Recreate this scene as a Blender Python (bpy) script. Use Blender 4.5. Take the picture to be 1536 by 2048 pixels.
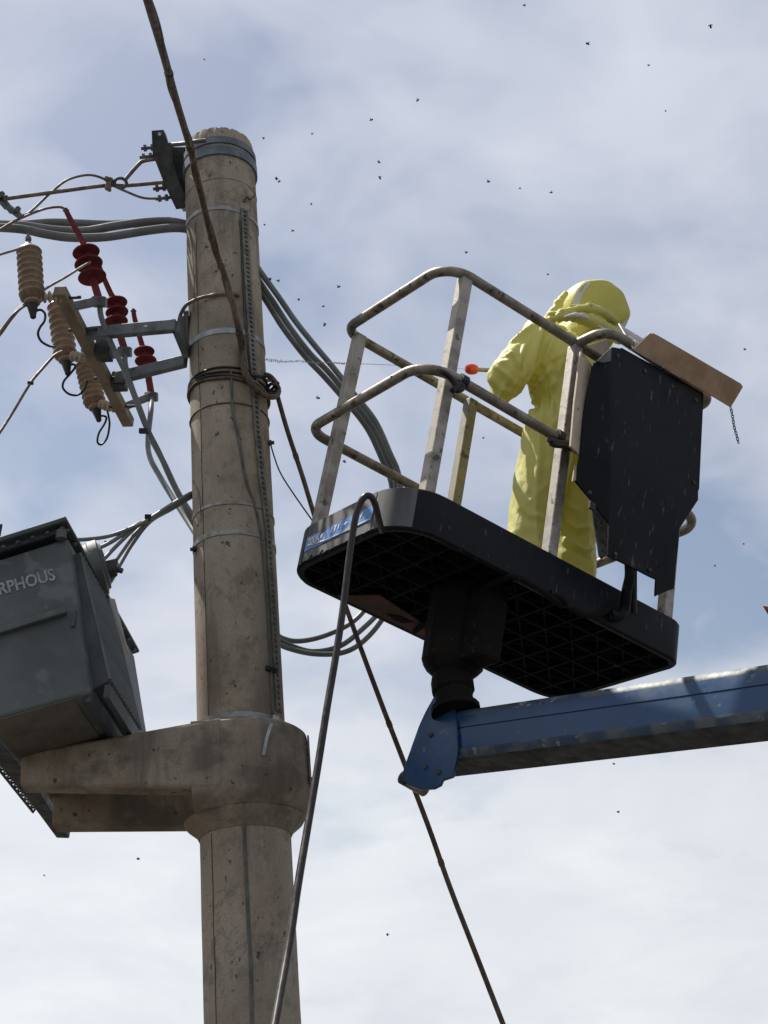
import bpy, bmesh, math, random
import numpy as np
from mathutils import Vector, Matrix, noise

random.seed(7)
for o in list(bpy.data.objects):
    bpy.data.objects.remove(o)
SC = bpy.context.scene
COL = SC.collection
V = Vector
R = math.radians

# ------------------------------------------------------------------ camera
FPX, CX, CY = 3200.0, 768.0, 1024.0
PITCH, ROLL = R(28), R(3)
CAM = V((0, 0, 1.6))
FW = V((0, math.cos(PITCH), math.sin(PITCH)))
_r0, _u0 = V((1, 0, 0)), V((0, -math.sin(PITCH), math.cos(PITCH)))
XC = _r0 * math.cos(ROLL) + _u0 * math.sin(ROLL)
UC = -_r0 * math.sin(ROLL) + _u0 * math.cos(ROLL)
YC = -UC
cam = bpy.data.cameras.new('camera')
cam.sensor_fit = 'VERTICAL'
cam.sensor_height = 24
cam.sensor_width = 18
cam.lens = FPX / 2048 * 24
cam.clip_end = 6000
cam.clip_start = 0.05
camo = bpy.data.objects.new('camera', cam)
COL.objects.link(camo)
mw = Matrix((XC, UC, -FW)).transposed().to_4x4()
mw.translation = CAM
camo.matrix_world = mw
SC.camera = camo

# ------------------------------------------------------------------ sky, sun, exposure
SUN_EL, SUN_AZ = R(60), R(-62)          # azimuth from +Y towards +X
SKY_STRENGTH = 0.065
sdir = V((math.sin(SUN_AZ) * math.cos(SUN_EL), math.cos(SUN_AZ) * math.cos(SUN_EL), math.sin(SUN_EL)))
sun = bpy.data.lights.new('sun', 'SUN')
sun.energy = 5.0
sun.angle = R(0.5)
sun.color = (1.0, 0.95, 0.87)
suno = bpy.data.objects.new('sun', sun)
COL.objects.link(suno)
suno.rotation_euler = sdir.to_track_quat('Z', 'Y').to_euler()
suno.location = (0, 0, 40)
SC.view_settings.view_transform = 'Standard'
SC.view_settings.look = 'None'
SC.view_settings.exposure = 0.62
SC.view_settings.gamma = 1
SC.view_settings.use_curve_mapping = False

w = bpy.data.worlds.new('World')
SC.world = w
w.use_nodes = True
nt = w.node_tree
for n in list(nt.nodes):
    nt.nodes.remove(n)


def N(tree, typ, **kw):
    n = tree.nodes.new(typ)
    for k, v in kw.items():
        setattr(n, k, v)
    return n


def setin(n, **kw):
    for k, v in kw.items():
        n.inputs[k.replace('_', ' ')].default_value = v


def ramp(tree, fac, stops):
    r = N(tree, 'ShaderNodeValToRGB')
    el = r.color_ramp.elements
    el[0].position, el[0].color = stops[0][0], (*stops[0][1], 1)
    el[1].position, el[1].color = stops[-1][0], (*stops[-1][1], 1)
    for p, c in stops[1:-1]:
        e = el.new(p)
        e.color = (*c, 1)
    tree.links.new(fac, r.inputs[0])
    return r.outputs[0]


def g(x):
    return (x, x, x)


def mixc(tree, fac, a, b, mode='MIX'):
    m = N(tree, 'ShaderNodeMix', data_type='RGBA', blend_type=mode)
    for sock, val in ((m.inputs[0], fac), (m.inputs[6], a), (m.inputs[7], b)):
        if isinstance(val, (int, float)):
            sock.default_value = val
        elif isinstance(val, tuple):
            sock.default_value = (*val, 1) if len(val) == 3 else val
        else:
            tree.links.new(val, sock)
    return m.outputs[2]


def math_(tree, op, a, b=0.0, clamp=False):
    m = N(tree, 'ShaderNodeMath', operation=op, use_clamp=clamp)
    for s, val in ((m.inputs[0], a), (m.inputs[1], b)):
        if isinstance(val, (int, float)):
            s.default_value = val
        else:
            tree.links.new(val, s)
    return m.outputs[0]


sky = N(nt, 'ShaderNodeTexSky', sky_type='NISHITA')
sky.sun_disc = False
sky.sun_elevation = SUN_EL
sky.sun_rotation = SUN_AZ
sky.air_density = 1.2
sky.dust_density = 1.5
geo = N(nt, 'ShaderNodeTexCoord')
sep = N(nt, 'ShaderNodeSeparateXYZ')
nt.links.new(geo.outputs['Generated'], sep.inputs[0])
# clouds lie in a layer: project the direction onto a plane overhead
zc = math_(nt, 'ADD', math_(nt, 'MAXIMUM', sep.outputs[2], 0.0), 0.22)
cb = N(nt, 'ShaderNodeCombineXYZ')
nt.links.new(math_(nt, 'DIVIDE', sep.outputs[0], zc), cb.inputs[0])
nt.links.new(math_(nt, 'DIVIDE', sep.outputs[1], zc), cb.inputs[1])


def wnoise(scale, det, rough, dist, off):
    mp = N(nt, 'ShaderNodeMapping')
    mp.inputs['Location'].default_value = off
    nt.links.new(cb.outputs[0], mp.inputs[0])
    n = N(nt, 'ShaderNodeTexNoise')
    setin(n, Scale=scale, Detail=det, Roughness=rough, Distortion=dist)
    nt.links.new(mp.outputs[0], n.inputs['Vector'])
    return n.outputs['Fac']


n1 = wnoise(2.3, 5, 0.5, 0.35, (5.36, 2.32, 0))
n2 = wnoise(6.5, 4, 0.48, 0.5, (-3.45, -4.81, 0))
cl = math_(nt, 'ADD', math_(nt, 'MULTIPLY', n1, 0.72), math_(nt, 'MULTIPLY', n2, 0.28))
hz = math_(nt, 'MULTIPLY', math_(nt, 'SUBTRACT', 0.42, sep.outputs[2]), 0.55)
hz = math_(nt, 'MAXIMUM', hz, -0.03)
cf = math_(nt, 'ADD', cl, hz)
cover = ramp(nt, cf, [(0.38, g(0.12)), (0.47, g(0.62)), (0.56, g(0.97)), (0.75, g(1.0))])
n3 = wnoise(3.6, 6, 0.55, 0.3, (-0.76, -4.82, 0))
shade = ramp(nt, n3, [(0.3, (6.05, 6.4, 7.55)), (0.7, (7.5, 7.8, 8.65))])
bright = ramp(nt, sep.outputs[2], [(0.14, (1.34, 1.33, 1.22)), (0.32, (1.22, 1.21, 1.13)), (0.45, g(0.97)), (0.9, g(0.95))])
ccol0 = mixc(nt, 1.0, shade, bright, 'MULTIPLY')
# thin cloud scatters forward: brighter towards the sun, dimmer away from it
dt = N(nt, 'ShaderNodeVectorMath', operation='DOT_PRODUCT')
nt.links.new(geo.outputs['Generated'], dt.inputs[0])
dt.inputs[1].default_value = tuple(sdir)
fwd = math_(nt, 'ADD', math_(nt, 'MULTIPLY', dt.outputs['Value'], 0.34), 0.78)
cmb = N(nt, 'ShaderNodeCombineXYZ')
for i_ in range(3):
    nt.links.new(fwd, cmb.inputs[i_])
ccol = mixc(nt, 1.0, ccol0, cmb.outputs[0], 'MULTIPLY')
clear = mixc(nt, 1.0, sky.outputs[0], (1.30, 1.20, 1.11), 'MULTIPLY')
tot = mixc(nt, cover, clear, ccol)
bg = N(nt, 'ShaderNodeBackground')
nt.links.new(tot, bg.inputs[0])
bg.inputs[1].default_value = SKY_STRENGTH
wo = N(nt, 'ShaderNodeOutputWorld')
nt.links.new(bg.outputs[0], wo.inputs[0])


# ------------------------------------------------------------------ placing by sight lines
def ray(px, py):
    return (XC * ((px - CX) / FPX) + YC * ((py - CY) / FPX) + FW)


def P(px, py, Z):
    return CAM + ray(px, py) * Z


def PY(px, py, Y):                      # on the upright plane y = Y
    r = ray(px, py)
    return CAM + r * ((Y - CAM.y) / r.y)


def PH(px, py, h):                      # on the level plane z = h
    r = ray(px, py)
    return CAM + r * ((h - CAM.z) / r.z)


def c2w(a):
    return XC * a[0] + YC * a[1] + FW * a[2]


def proj(p):
    d = p - CAM
    z = d.dot(FW)
    return CX + FPX * d.dot(XC) / z, CY + FPX * d.dot(YC) / z, z


# ------------------------------------------------------------------ materials
def newmat(name):
    m = bpy.data.materials.new(name)
    m.use_nodes = True
    t = m.node_tree
    b = t.nodes['Principled BSDF']
    tc = N(t, 'ShaderNodeTexCoord')
    return m, t, b, tc.outputs['Object']


def tnoise(t, co, scale, det=5, rough=0.55, stretch=(1, 1, 1), off=(0, 0, 0), dist=0.0):
    mp = N(t, 'ShaderNodeMapping')
    mp.inputs['Scale'].default_value = stretch
    mp.inputs['Location'].default_value = off
    t.links.new(co, mp.inputs[0])
    n = N(t, 'ShaderNodeTexNoise')
    setin(n, Scale=scale, Detail=det, Roughness=rough, Distortion=dist)
    t.links.new(mp.outputs[0], n.inputs['Vector'])
    return n.outputs['Fac']


def bump(t, b, h, strength=0.3, dist=0.01):
    bn = N(t, 'ShaderNodeBump')
    bn.inputs['Strength'].default_value = strength
    bn.inputs['Distance'].default_value = dist
    t.links.new(h, bn.inputs['Height'])
    t.links.new(bn.outputs[0], b.inputs['Normal'])


def pmat(name, c1, c2=None, rough=0.6, metal=0.0, scale=9, lo=0.4, hi=0.62, stretch=(1, 1, 1), bmp=0.0, bscale=80, rvar=0.1,
         speck=None, spscale=70, splo=0.62, sphi=0.7, spstretch=(1, 1, 1), spec=None):
    m, t, b, co = newmat(name)
    if spec is None:
        spec = 0.2 if max(c1) < 0.06 else 0.4
    b.inputs['Specular IOR Level'].default_value = spec
    c2 = c2 or tuple(x * 0.7 for x in c1)
    f = tnoise(t, co, scale, 7, 0.6, stretch)
    c = ramp(t, f, [(lo, c1), (hi, c2)])
    if speck:
        sp = ramp(t, tnoise(t, co, spscale, 3, 0.6, spstretch, (3, 1, 2)), [(splo, g(0)), (sphi, g(1))])
        c = mixc(t, sp, c, speck)
    t.links.new(c, b.inputs['Base Color'])
    rr = ramp(t, f, [(0.3, g(max(0.02, rough - rvar))), (0.7, g(min(1, rough + rvar)))])
    t.links.new(rr, b.inputs['Roughness'])
    b.inputs['Metallic'].default_value = metal
    if bmp:
        bump(t, b, tnoise(t, co, bscale, 5, 0.6), bmp, 0.006)
    return m


def concrete(name, base=(0.34, 0.29, 0.228), dark=(0.14, 0.12, 0.097), red=(0.21, 0.145, 0.11), streak=1.0, patch=0.45, mould=False):
    m, t, b, co = newmat(name)
    big = tnoise(t, co, 2.2, 6, 0.6)
    c = ramp(t, big, [(0.36, tuple(x * 1.12 for x in base)), (0.52, base), (0.66, tuple(x * 0.72 for x in base))])
    st = tnoise(t, co, 7.0, 6, 0.6, (1, 1, 0.13), (2, 0, 4), 0.4)
    stf = ramp(t, st, [(0.50, g(0)), (0.66, g(0.75 * streak))])
    c = mixc(t, stf, c, dark)
    gs = ramp(t, tnoise(t, co, 4.0, 5, 0.6, (1, 1, 0.08), (9, 3, 1)), [(0.56, g(0)), (0.68, g(0.55 * streak))])
    c = mixc(t, gs, c, (0.145, 0.15, 0.125))
    rf = ramp(t, tnoise(t, co, 3.0, 7, 0.65, (1, 1, 0.45), (5, 2, 8)), [(0.50, g(0)), (0.68, g(patch))])
    c = mixc(t, rf, c, red)
    blot = ramp(t, tnoise(t, co, 5.5, 9, 0.7, (1, 1, 0.8), (1, 7, 3)), [(0.53, g(0)), (0.61, g(0.75))])
    c = mixc(t, blot, c, tuple(x * 0.55 for x in base))
    if mould:
        md = ramp(t, tnoise(t, co, 2.6, 8, 0.62, (1, 1, 1.2), (2, 5, 9)), [(0.52, g(0)), (0.60, g(0.7))])
        c = mixc(t, md, c, (0.105, 0.09, 0.074))
    fine = tnoise(t, co, 120, 4, 0.65)
    c = mixc(t, ramp(t, fine, [(0.35, g(0.35)), (0.6, g(0))]), c, tuple(x * 0.45 for x in base))
    ck = ramp(t, tnoise(t, co, 2.3, 9, 0.6, (1, 1, 0.6), (8, 1, 3), 0.3), [(0.492, g(0)), (0.5, g(0.4)), (0.508, g(0))])
    ckm = ramp(t, tnoise(t, co, 1.7, 3, 0.5, (1, 1, 1), (2, 2, 6)), [(0.5, g(0)), (0.58, g(1))])
    c = mixc(t, math_(t, 'MULTIPLY', ck, ckm), c, (0.06, 0.05, 0.042))
    grit = ramp(t, tnoise(t, co, 16, 6, 0.7, (1, 1, 0.7), (6, 1, 1)), [(0.56, g(0)), (0.66, g(0.55))])
    c = mixc(t, grit, c, tuple(x * 0.5 for x in base))
    pit = tnoise(t, co, 34, 3, 0.55, (1, 1, 0.8), (4, 4, 4))
    pf = ramp(t, pit, [(0.66, g(0)), (0.71, g(0.85))])
    c = mixc(t, pf, c, (0.05, 0.043, 0.036))
    t.links.new(c, b.inputs['Base Color'])
    b.inputs['Roughness'].default_value = 0.92
    b.inputs['Specular IOR Level'].default_value = 0.2
    h = math_(t, 'SUBTRACT', math_(t, 'MULTIPLY', fine, 0.5), pf)
    bump(t, b, h, 0.45, 0.006)
    return m


def cloth_mat(name):
    m, t, b, co = newmat(name)
    f = tnoise(t, co, 6, 5, 0.55)
    c = ramp(t, f, [(0.35, (0.60, 0.58, 0.165)), (0.65, (0.65, 0.62, 0.205))])
    t.links.new(c, b.inputs['Base Color'])
    b.inputs['Roughness'].default_value = 0.55
    b.inputs['Sheen Weight'].default_value = 0.1
    w1 = tnoise(t, co, 16, 5, 0.55, (1.4, 1.4, 0.35), (0, 0, 0), 0.8)
    w2 = tnoise(t, co, 60, 4, 0.55, (1, 1, 1), (3, 3, 0), 0.5)
    hh = math_(t, 'ADD', w1, math_(t, 'MULTIPLY', w2, 0.35))
    bn = N(t, 'ShaderNodeBump')
    setin(bn, Strength=0.4, Distance=0.012)
    t.links.new(hh, bn.inputs['Height'])
    t.links.new(bn.outputs[0], b.inputs['Normal'])
    tr = N(t, 'ShaderNodeBsdfTranslucent')
    tr.inputs[0].default_value = (0.72, 0.66, 0.14, 1)
    t.links.new(bn.outputs[0], tr.inputs['Normal'])
    mx = N(t, 'ShaderNodeMixShader')
    mx.inputs[0].default_value = 0.24
    t.links.new(b.outputs[0], mx.inputs[1])
    t.links.new(tr.outputs[0], mx.inputs[2])
    t.links.new(mx.outputs[0], t.nodes['Material Output'].inputs[0])
    return m


MT = {}
MT['concrete'] = concrete('weathered_concrete')
MT['concrete2'] = concrete('stained_concrete', base=(0.315, 0.265, 0.208), dark=(0.08, 0.07, 0.06), red=(0.23, 0.135, 0.085), patch=0.6, streak=0.8, mould=True)
MT['galv'] = pmat('galvanised_steel', (0.34, 0.36, 0.37), (0.22, 0.235, 0.24), 0.55, 0.55, 14, bmp=0.1)
MT['galvdark'] = pmat('grey_painted_steel', (0.15, 0.16, 0.165), (0.10, 0.105, 0.11), 0.6, 0.2, 12, bmp=0.12, speck=(0.06, 0.055, 0.05), spscale=40)
MT['darksteel'] = pmat('dark_weathered_steel', (0.07, 0.072, 0.072), (0.035, 0.035, 0.035), 0.65, 0.3, 14, bmp=0.2)
MT['band'] = pmat('blue_grey_band', (0.16, 0.185, 0.21), (0.10, 0.115, 0.135), 0.6, 0.2, 12, bmp=0.1)
MT['strap'] = pmat('stainless_strap', (0.30, 0.29, 0.265), (0.18, 0.17, 0.155), 0.5, 0.5, 25)
MT['strip'] = pmat('perforated_galvanised', (0.185, 0.175, 0.15), (0.105, 0.105, 0.092), 0.75, 0.1, 20, bmp=0.1)
MT['tape'] = pmat('tarnished_tape', (0.12, 0.125, 0.11), (0.075, 0.078, 0.07), 0.7, 0.1, 20, bmp=0.1)
MT['seam'] = pmat('dark_seam', (0.09, 0.075, 0.06), (0.05, 0.045, 0.04), 0.9)
MT['rust'] = pmat('rusty_cable', (0.135, 0.092, 0.066), (0.07, 0.05, 0.04), 0.8, 0.1, 40, stretch=(1, 1, 0.4), bmp=0.5, bscale=120, speck=(0.2, 0.17, 0.14), spscale=60)
MT['aluwire'] = pmat('brown_aged_wire', (0.22, 0.185, 0.155), (0.13, 0.10, 0.08), 0.6, 0.4, 30)
MT['cable'] = pmat('grey_pvc_cable', (0.175, 0.185, 0.19), (0.125, 0.13, 0.135), 0.5, 0, 10, bmp=0.08)
MT['blackcable'] = pmat('black_rubber', (0.024, 0.022, 0.022), (0.035, 0.032, 0.03), 0.42, 0, 30)
MT['hose'] = pmat('black_hose_rubber', (0.035, 0.028, 0.028), (0.05, 0.043, 0.04), 0.35, 0, 30)
MT['red'] = pmat('red_silicone', (0.165, 0.026, 0.031), (0.11, 0.02, 0.024), 0.75, 0, 20, spec=0.2)
MT['tan'] = pmat('tan_polymer', (0.27, 0.185, 0.12), (0.17, 0.115, 0.075), 0.42, 0, 20)
MT['tanbeam'] = pmat('tan_painted_beam', (0.25, 0.19, 0.13), (0.17, 0.13, 0.09), 0.7, 0, 10, bmp=0.15)
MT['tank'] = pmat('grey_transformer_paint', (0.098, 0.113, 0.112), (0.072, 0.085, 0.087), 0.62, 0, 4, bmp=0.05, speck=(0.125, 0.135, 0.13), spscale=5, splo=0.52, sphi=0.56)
MT['tankdark'] = pmat('dark_shaded_transformer_paint', (0.055, 0.068, 0.075), (0.038, 0.046, 0.05), 0.55, 0, 6)
MT['letter'] = pmat('faded_white_lettering', (0.36, 0.38, 0.36), (0.20, 0.225, 0.225), 0.7, 0, 40)
MT['plate'] = pmat('pale_nameplate', (0.66, 0.68, 0.72), (0.55, 0.57, 0.6), 0.5, 0.0, 20)
MT['plastic'] = pmat('black_dusty_plastic', (0.0062, 0.0072, 0.0105), (0.0105, 0.0112, 0.014), 0.55, 0, 7, spec=0.14, bmp=0.12, bscale=160,
                     speck=(0.085, 0.085, 0.085), spscale=34, splo=0.63, sphi=0.72, spstretch=(1.5, 1.5, 0.3))
MT['underside'] = pmat('black_underside', (0.007, 0.0075, 0.0085), (0.015, 0.013, 0.011), 0.8, 0, 9, spec=0.08, bmp=0.3, bscale=90,
                       speck=(0.06, 0.05, 0.04), spscale=30, splo=0.64, sphi=0.74)
MT['greyplastic'] = pmat('dusty_sunlit_grey_plastic', (0.10, 0.10, 0.098), (0.055, 0.055, 0.055), 0.6, 0, 10, stretch=(1, 1, 0.2), bmp=0.1, speck=(0.24, 0.24, 0.23), spscale=30, splo=0.64, sphi=0.7, spstretch=(1.5, 1.5, 0.2))  # dusty streaks; the grey base paints in the sun on the basket end
MT['alu'] = pmat('aged_aluminium', (0.36, 0.33, 0.29), (0.22, 0.195, 0.165), 0.5, 0.35, 16, lo=0.42, hi=0.66, bmp=0.12, speck=(0.10, 0.085, 0.065), spscale=22, splo=0.60, sphi=0.68)
MT['alu2'] = pmat('yellow_cast_aluminium', (0.25, 0.225, 0.15), (0.19, 0.178, 0.15), 0.55, 0.3, 14, bmp=0.1, speck=(0.09, 0.075, 0.05), spscale=22, splo=0.60, sphi=0.68)  # yellow cast of reflected light painted into the aluminium
MT['rail'] = pmat('weathered_rail_tube', (0.30, 0.265, 0.22), (0.16, 0.135, 0.105), 0.5, 0.4, 14, lo=0.4, hi=0.62, bmp=0.15, speck=(0.07, 0.058, 0.045), spscale=28, splo=0.58, sphi=0.66)
MT['cream'] = pmat('cream_board', (0.50, 0.42, 0.32), (0.34, 0.275, 0.20), 0.8, 0, 12, stretch=(1, 1, 0.3), bmp=0.2, speck=(0.15, 0.12, 0.09), spscale=26)
MT['brown'] = pmat('brown_lid_underside', (0.33, 0.215, 0.125), (0.25, 0.16, 0.09), 0.8, 0, 10, bmp=0.15, speck=(0.30, 0.20, 0.13), spscale=30, splo=0.66, sphi=0.72)
MT['greyperf'] = pmat('grey_scuffed_sheet', (0.36, 0.36, 0.35), (0.2, 0.2, 0.195), 0.6, 0.2, 20, speck=(0.08, 0.08, 0.075), spscale=50, splo=0.56, sphi=0.62)
MT['paleedge'] = pmat('pale_sheet_edge', (0.62, 0.58, 0.52), (0.45, 0.42, 0.38), 0.6)
MT['blue'] = pmat('blue_boom_paint', (0.010, 0.046, 0.128), (0.016, 0.052, 0.115), 0.30, 0, 8, spec=0.4, bmp=0.05, bscale=30, speck=(0.10, 0.14, 0.18), spscale=18, splo=0.66, sphi=0.72, spstretch=(1, 1, 1))
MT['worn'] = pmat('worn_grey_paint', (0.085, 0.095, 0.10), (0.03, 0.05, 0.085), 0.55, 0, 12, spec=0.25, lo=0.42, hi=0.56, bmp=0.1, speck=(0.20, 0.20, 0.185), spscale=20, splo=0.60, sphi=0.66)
MT['rustplate'] = pmat('rusty_board', (0.115, 0.05, 0.032), (0.055, 0.042, 0.03), 0.85, 0, 7, bmp=0.3)
MT['basebrown'] = pmat('brown_grey_base', (0.15, 0.125, 0.10), (0.075, 0.065, 0.055), 0.85, 0, 4, bmp=0.2)
MT['decal'] = pmat('blue_sticker', (0.06, 0.16, 0.42), (0.11, 0.22, 0.44), 0.5, 0, 14, speck=(0.3, 0.36, 0.45), spscale=34, splo=0.62, sphi=0.7)
MT['white'] = pmat('white_paint', (0.72, 0.72, 0.70), (0.55, 0.55, 0.54), 0.6)
MT['suit'] = cloth_mat('yellow_coverall_fabric')
MT['trim'] = pmat('white_zip_tape', (0.62, 0.61, 0.64), (0.50, 0.49, 0.52), 0.7)
MT['veil'] = pmat('black_veil_mesh', (0.02, 0.02, 0.02), (0.03, 0.03, 0.03), 0.8)
MT['glove'] = pmat('pale_leather_glove', (0.45, 0.40, 0.30), (0.36, 0.31, 0.22), 0.7)
MT['boot'] = pmat('dark_boot_rubber', (0.03, 0.03, 0.03), (0.045, 0.045, 0.045), 0.5)
MT['nozzle'] = pmat('red_nozzle_plastic', (0.62, 0.045, 0.025), (0.5, 0.035, 0.02), 0.35)
MT['lance'] = pmat('lance_steel', (0.32, 0.28, 0.25), (0.24, 0.2, 0.18), 0.4, 0.6)
MT['bee'] = pmat('bee_body', (0.035, 0.024, 0.014), (0.014, 0.011, 0.009), 0.6)
MT['leaf'] = pmat('dry_leaf', (0.30, 0.09, 0.045), (0.18, 0.06, 0.035), 0.7)
MT['ground'] = pmat('dark_asphalt_ground', (0.062, 0.06, 0.055), (0.045, 0.044, 0.042), 0.95, 0, 0.7)
mw_, tw_, bw_, _ = newmat('water')
setin(bw_, Roughness=0.1, IOR=1.33)
bw_.inputs['Base Color'].default_value = (0.45, 0.46, 0.48, 1)
bw_.inputs['Transmission Weight'].default_value = 0.35
MT['water'] = mw_

# ------------------------------------------------------------------ objects and meshes
MATX = {}


def thing(name, label, cat, loc=None, group=None, matrix=None, **kw):
    o = bpy.data.objects.new(name, None)
    COL.objects.link(o)
    m = matrix.copy() if matrix is not None else Matrix.Translation(loc)
    o.matrix_world = m
    o.empty_display_size = 0.1
    MATX[o.name] = m
    o['label'] = label
    o['category'] = cat
    if group:
        o['group'] = group
    return o


def tag(o, label=None, cat=None, group=None, kind=None):
    for k, v in (('label', label), ('category', cat), ('group', group), ('kind', kind)):
        if v:
            o[k] = v
    return o


class MB:
    def __init__(s):
        s.v, s.f, s.m = [], [], []

    def add(s, verts, faces, mi=0):
        k = len(s.v)
        s.v += [V(p) for p in verts]
        s.f += [tuple(i + k for i in f) for f in faces]
        s.m += [mi] * len(faces)
        return s

    def hexa(s, a, mi=0):               # 8 corners: bottom loop 0-3, top loop 4-7
        return s.add(a, [(3, 2, 1, 0), (4, 5, 6, 7), (0, 1, 5, 4), (1, 2, 6, 5), (2, 3, 7, 6), (3, 0, 4, 7)], mi)

    def box(s, c, ax, ay, az, mi=0):    # centre and three half-axis vectors
        c = V(c)
        pts = [c + ax * i + ay * j + az * k for k in (-1, 1) for i, j in ((-1, -1), (1, -1), (1, 1), (-1, 1))]
        return s.hexa(pts, mi)

    def bar(s, a, b, wx, wy, ref=None, mi=0):   # square bar between two points
        a, b = V(a), V(b)
        d = (b - a).normalized()
        ref = ref or V((0, 0, 1))
        x = d.cross(ref)
        if x.length < 1e-4:
            x = d.cross(V((1, 0, 0)))
        x.normalize()
        y = x.cross(d).normalized()
        return s.hexa([p + x * (wx / 2 * i) + y * (wy / 2 * j) for p in (a, b) for i, j in ((-1, -1), (1, -1), (1, 1), (-1, 1))], mi)

    def prism(s, pts, d, mi=0):         # polygon pushed along d
        n = len(pts)
        pts = [V(p) for p in pts]
        return s.add(pts + [p + d for p in pts], [tuple(range(n))[::-1], tuple(range(n, 2 * n))] + [(i, (i + 1) % n, n + (i + 1) % n, n + i) for i in range(n)], mi)

    def tube(s, pts, r, n=10, closed=False, mi=0, cap=True, sq=False):
        pts = [V(p) for p in pts]
        m = len(pts)
        rs = r if isinstance(r, (list, tuple)) else [r] * m
        tan = []
        for i in range(m):
            a = pts[(i - 1) % m] if (closed or i > 0) else pts[i]
            b = pts[(i + 1) % m] if (closed or i < m - 1) else pts[i]
            tan.append((b - a).normalized())
        ref = V((0, 0, 1)) if abs(tan[0].z) < 0.9 else V((1, 0, 0))
        x = tan[0].cross(ref).normalized()
        vs = []
        for i in range(m):
            x = (x - tan[i] * x.dot(tan[i])).normalized()
            y = tan[i].cross(x)
            for k in range(n):
                a = 2 * math.pi * k / n
                vs.append(pts[i] + (x * math.cos(a) + y * math.sin(a)) * rs[i])
        fs = []
        for i in range(m if closed else m - 1):
            j = (i + 1) % m
            for k in range(n):
                fs.append((i * n + k, i * n + (k + 1) % n, j * n + (k + 1) % n, j * n + k))
        if not closed and cap:
            fs += [tuple(range(n))[::-1], tuple(range((m - 1) * n, m * n))]
        return s.add(vs, fs, mi)

    def lathe(s, o, ax, prof, n=20, mi=0, ref=None, cap=True):   # prof: (h along ax, radius)
        o, ax = V(o), V(ax).normalized()
        ref = ref or (V((0, 1, 0)) if abs(ax.y) < 0.9 else V((1, 0, 0)))
        x = ax.cross(ref).normalized()
        y = ax.cross(x)
        vs = [o + ax * h + (x * math.cos(2 * math.pi * k / n) + y * math.sin(2 * math.pi * k / n)) * r for h, r in prof for k in range(n)]
        m = len(prof)
        fs = [(i * n + k, i * n + (k + 1) % n, (i + 1) * n + (k + 1) % n, (i + 1) * n + k) for i in range(m - 1) for k in range(n)]
        if cap:
            fs += [tuple(range(n))[::-1], tuple(range((m - 1) * n, m * n))]
        return s.add(vs, fs, mi)

    def cyl(s, a, b, r, n=16, mi=0):
        a, b = V(a), V(b)
        return s.lathe(a, b - a, [(0, r), ((b - a).length, r)], n, mi)

    def ring(s, c, ax, r, th, hgt, n=64, mi=0):
        c, ax = V(c), V(ax).normalized()
        h = hgt / 2
        x = ax.cross(V((0, 1, 0.01))).normalized()
        y = ax.cross(x)
        vs, fs = [], []
        for k in range(n):
            a = 2 * math.pi * k / n
            d = x * math.cos(a) + y * math.sin(a)
            vs += [c + d * r - ax * h, c + d * (r + th) - ax * h, c + d * (r + th) + ax * h, c + d * r + ax * h]
        for k in range(n):
            j = (k + 1) % n
            for q in range(4):
                q2 = (q + 1) % 4
                fs.append((k * 4 + q, k * 4 + q2, j * 4 + q2, j * 4 + q))
        return s.add(vs, fs, mi)

    def ball(s, c, r, n=12, sx=None, mi=0):
        c = V(c)
        ax = sx or (V((1, 0, 0)) * r, V((0, 1, 0)) * r, V((0, 0, 1)) * r)
        vs, fs = [], []
        m = n // 2
        for i in range(m + 1):
            ph = math.pi * i / m
            for k in range(n):
                a = 2 * math.pi * k / n
                vs.append(c + ax[0] * (math.sin(ph) * math.cos(a)) + ax[1] * (math.sin(ph) * math.sin(a)) + ax[2] * math.cos(ph))
        for i in range(m):
            for k in range(n):
                fs.append((i * n + k, (i + 1) * n + k, (i + 1) * n + (k + 1) % n, i * n + (k + 1) % n))
        return s.add(vs, fs, mi)

    def build(s, name, mat, parent=None, smooth=None, bevel=0, seg=2, label=None):
        M = MATX[parent.name] if parent else Matrix.Identity(4)
        own = M
        inv = M.inverted()
        me = bpy.data.meshes.new(name)
        vs = s.v
        if parent is None:
            c = sum(vs, V()) / len(vs)
            own = Matrix.Translation(c)
            inv = own.inverted()
        me.from_pydata([tuple(inv @ p) for p in vs], [], s.f)
        me.validate()
        mats = mat if isinstance(mat, (list, tuple)) else [mat]
        for q in mats:
            me.materials.append(MT[q] if isinstance(q, str) else q)
        if len(mats) > 1 and len(me.polygons) == len(s.m):
            me.polygons.foreach_set('material_index', s.m)
        bm = bmesh.new()
        bm.from_mesh(me)
        bmesh.ops.recalc_face_normals(bm, faces=bm.faces)
        bm.to_mesh(me)
        bm.free()
        if smooth:
            me.polygons.foreach_set('use_smooth', [True] * len(me.polygons))
            me.set_sharp_from_angle(angle=R(smooth))
        o = bpy.data.objects.new(name, me)
        COL.objects.link(o)
        if parent:
            o.parent = parent
            MATX[o.name] = M
        else:
            o.matrix_world = own
            MATX[o.name] = own
        if bevel:
            bv = o.modifiers.new('bevel', 'BEVEL')
            bv.width = bevel
            bv.segments = seg
            bv.limit_method = 'ANGLE'
            bv.angle_limit = R(35)
        if label:
            o['label'] = label
        return o


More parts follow.
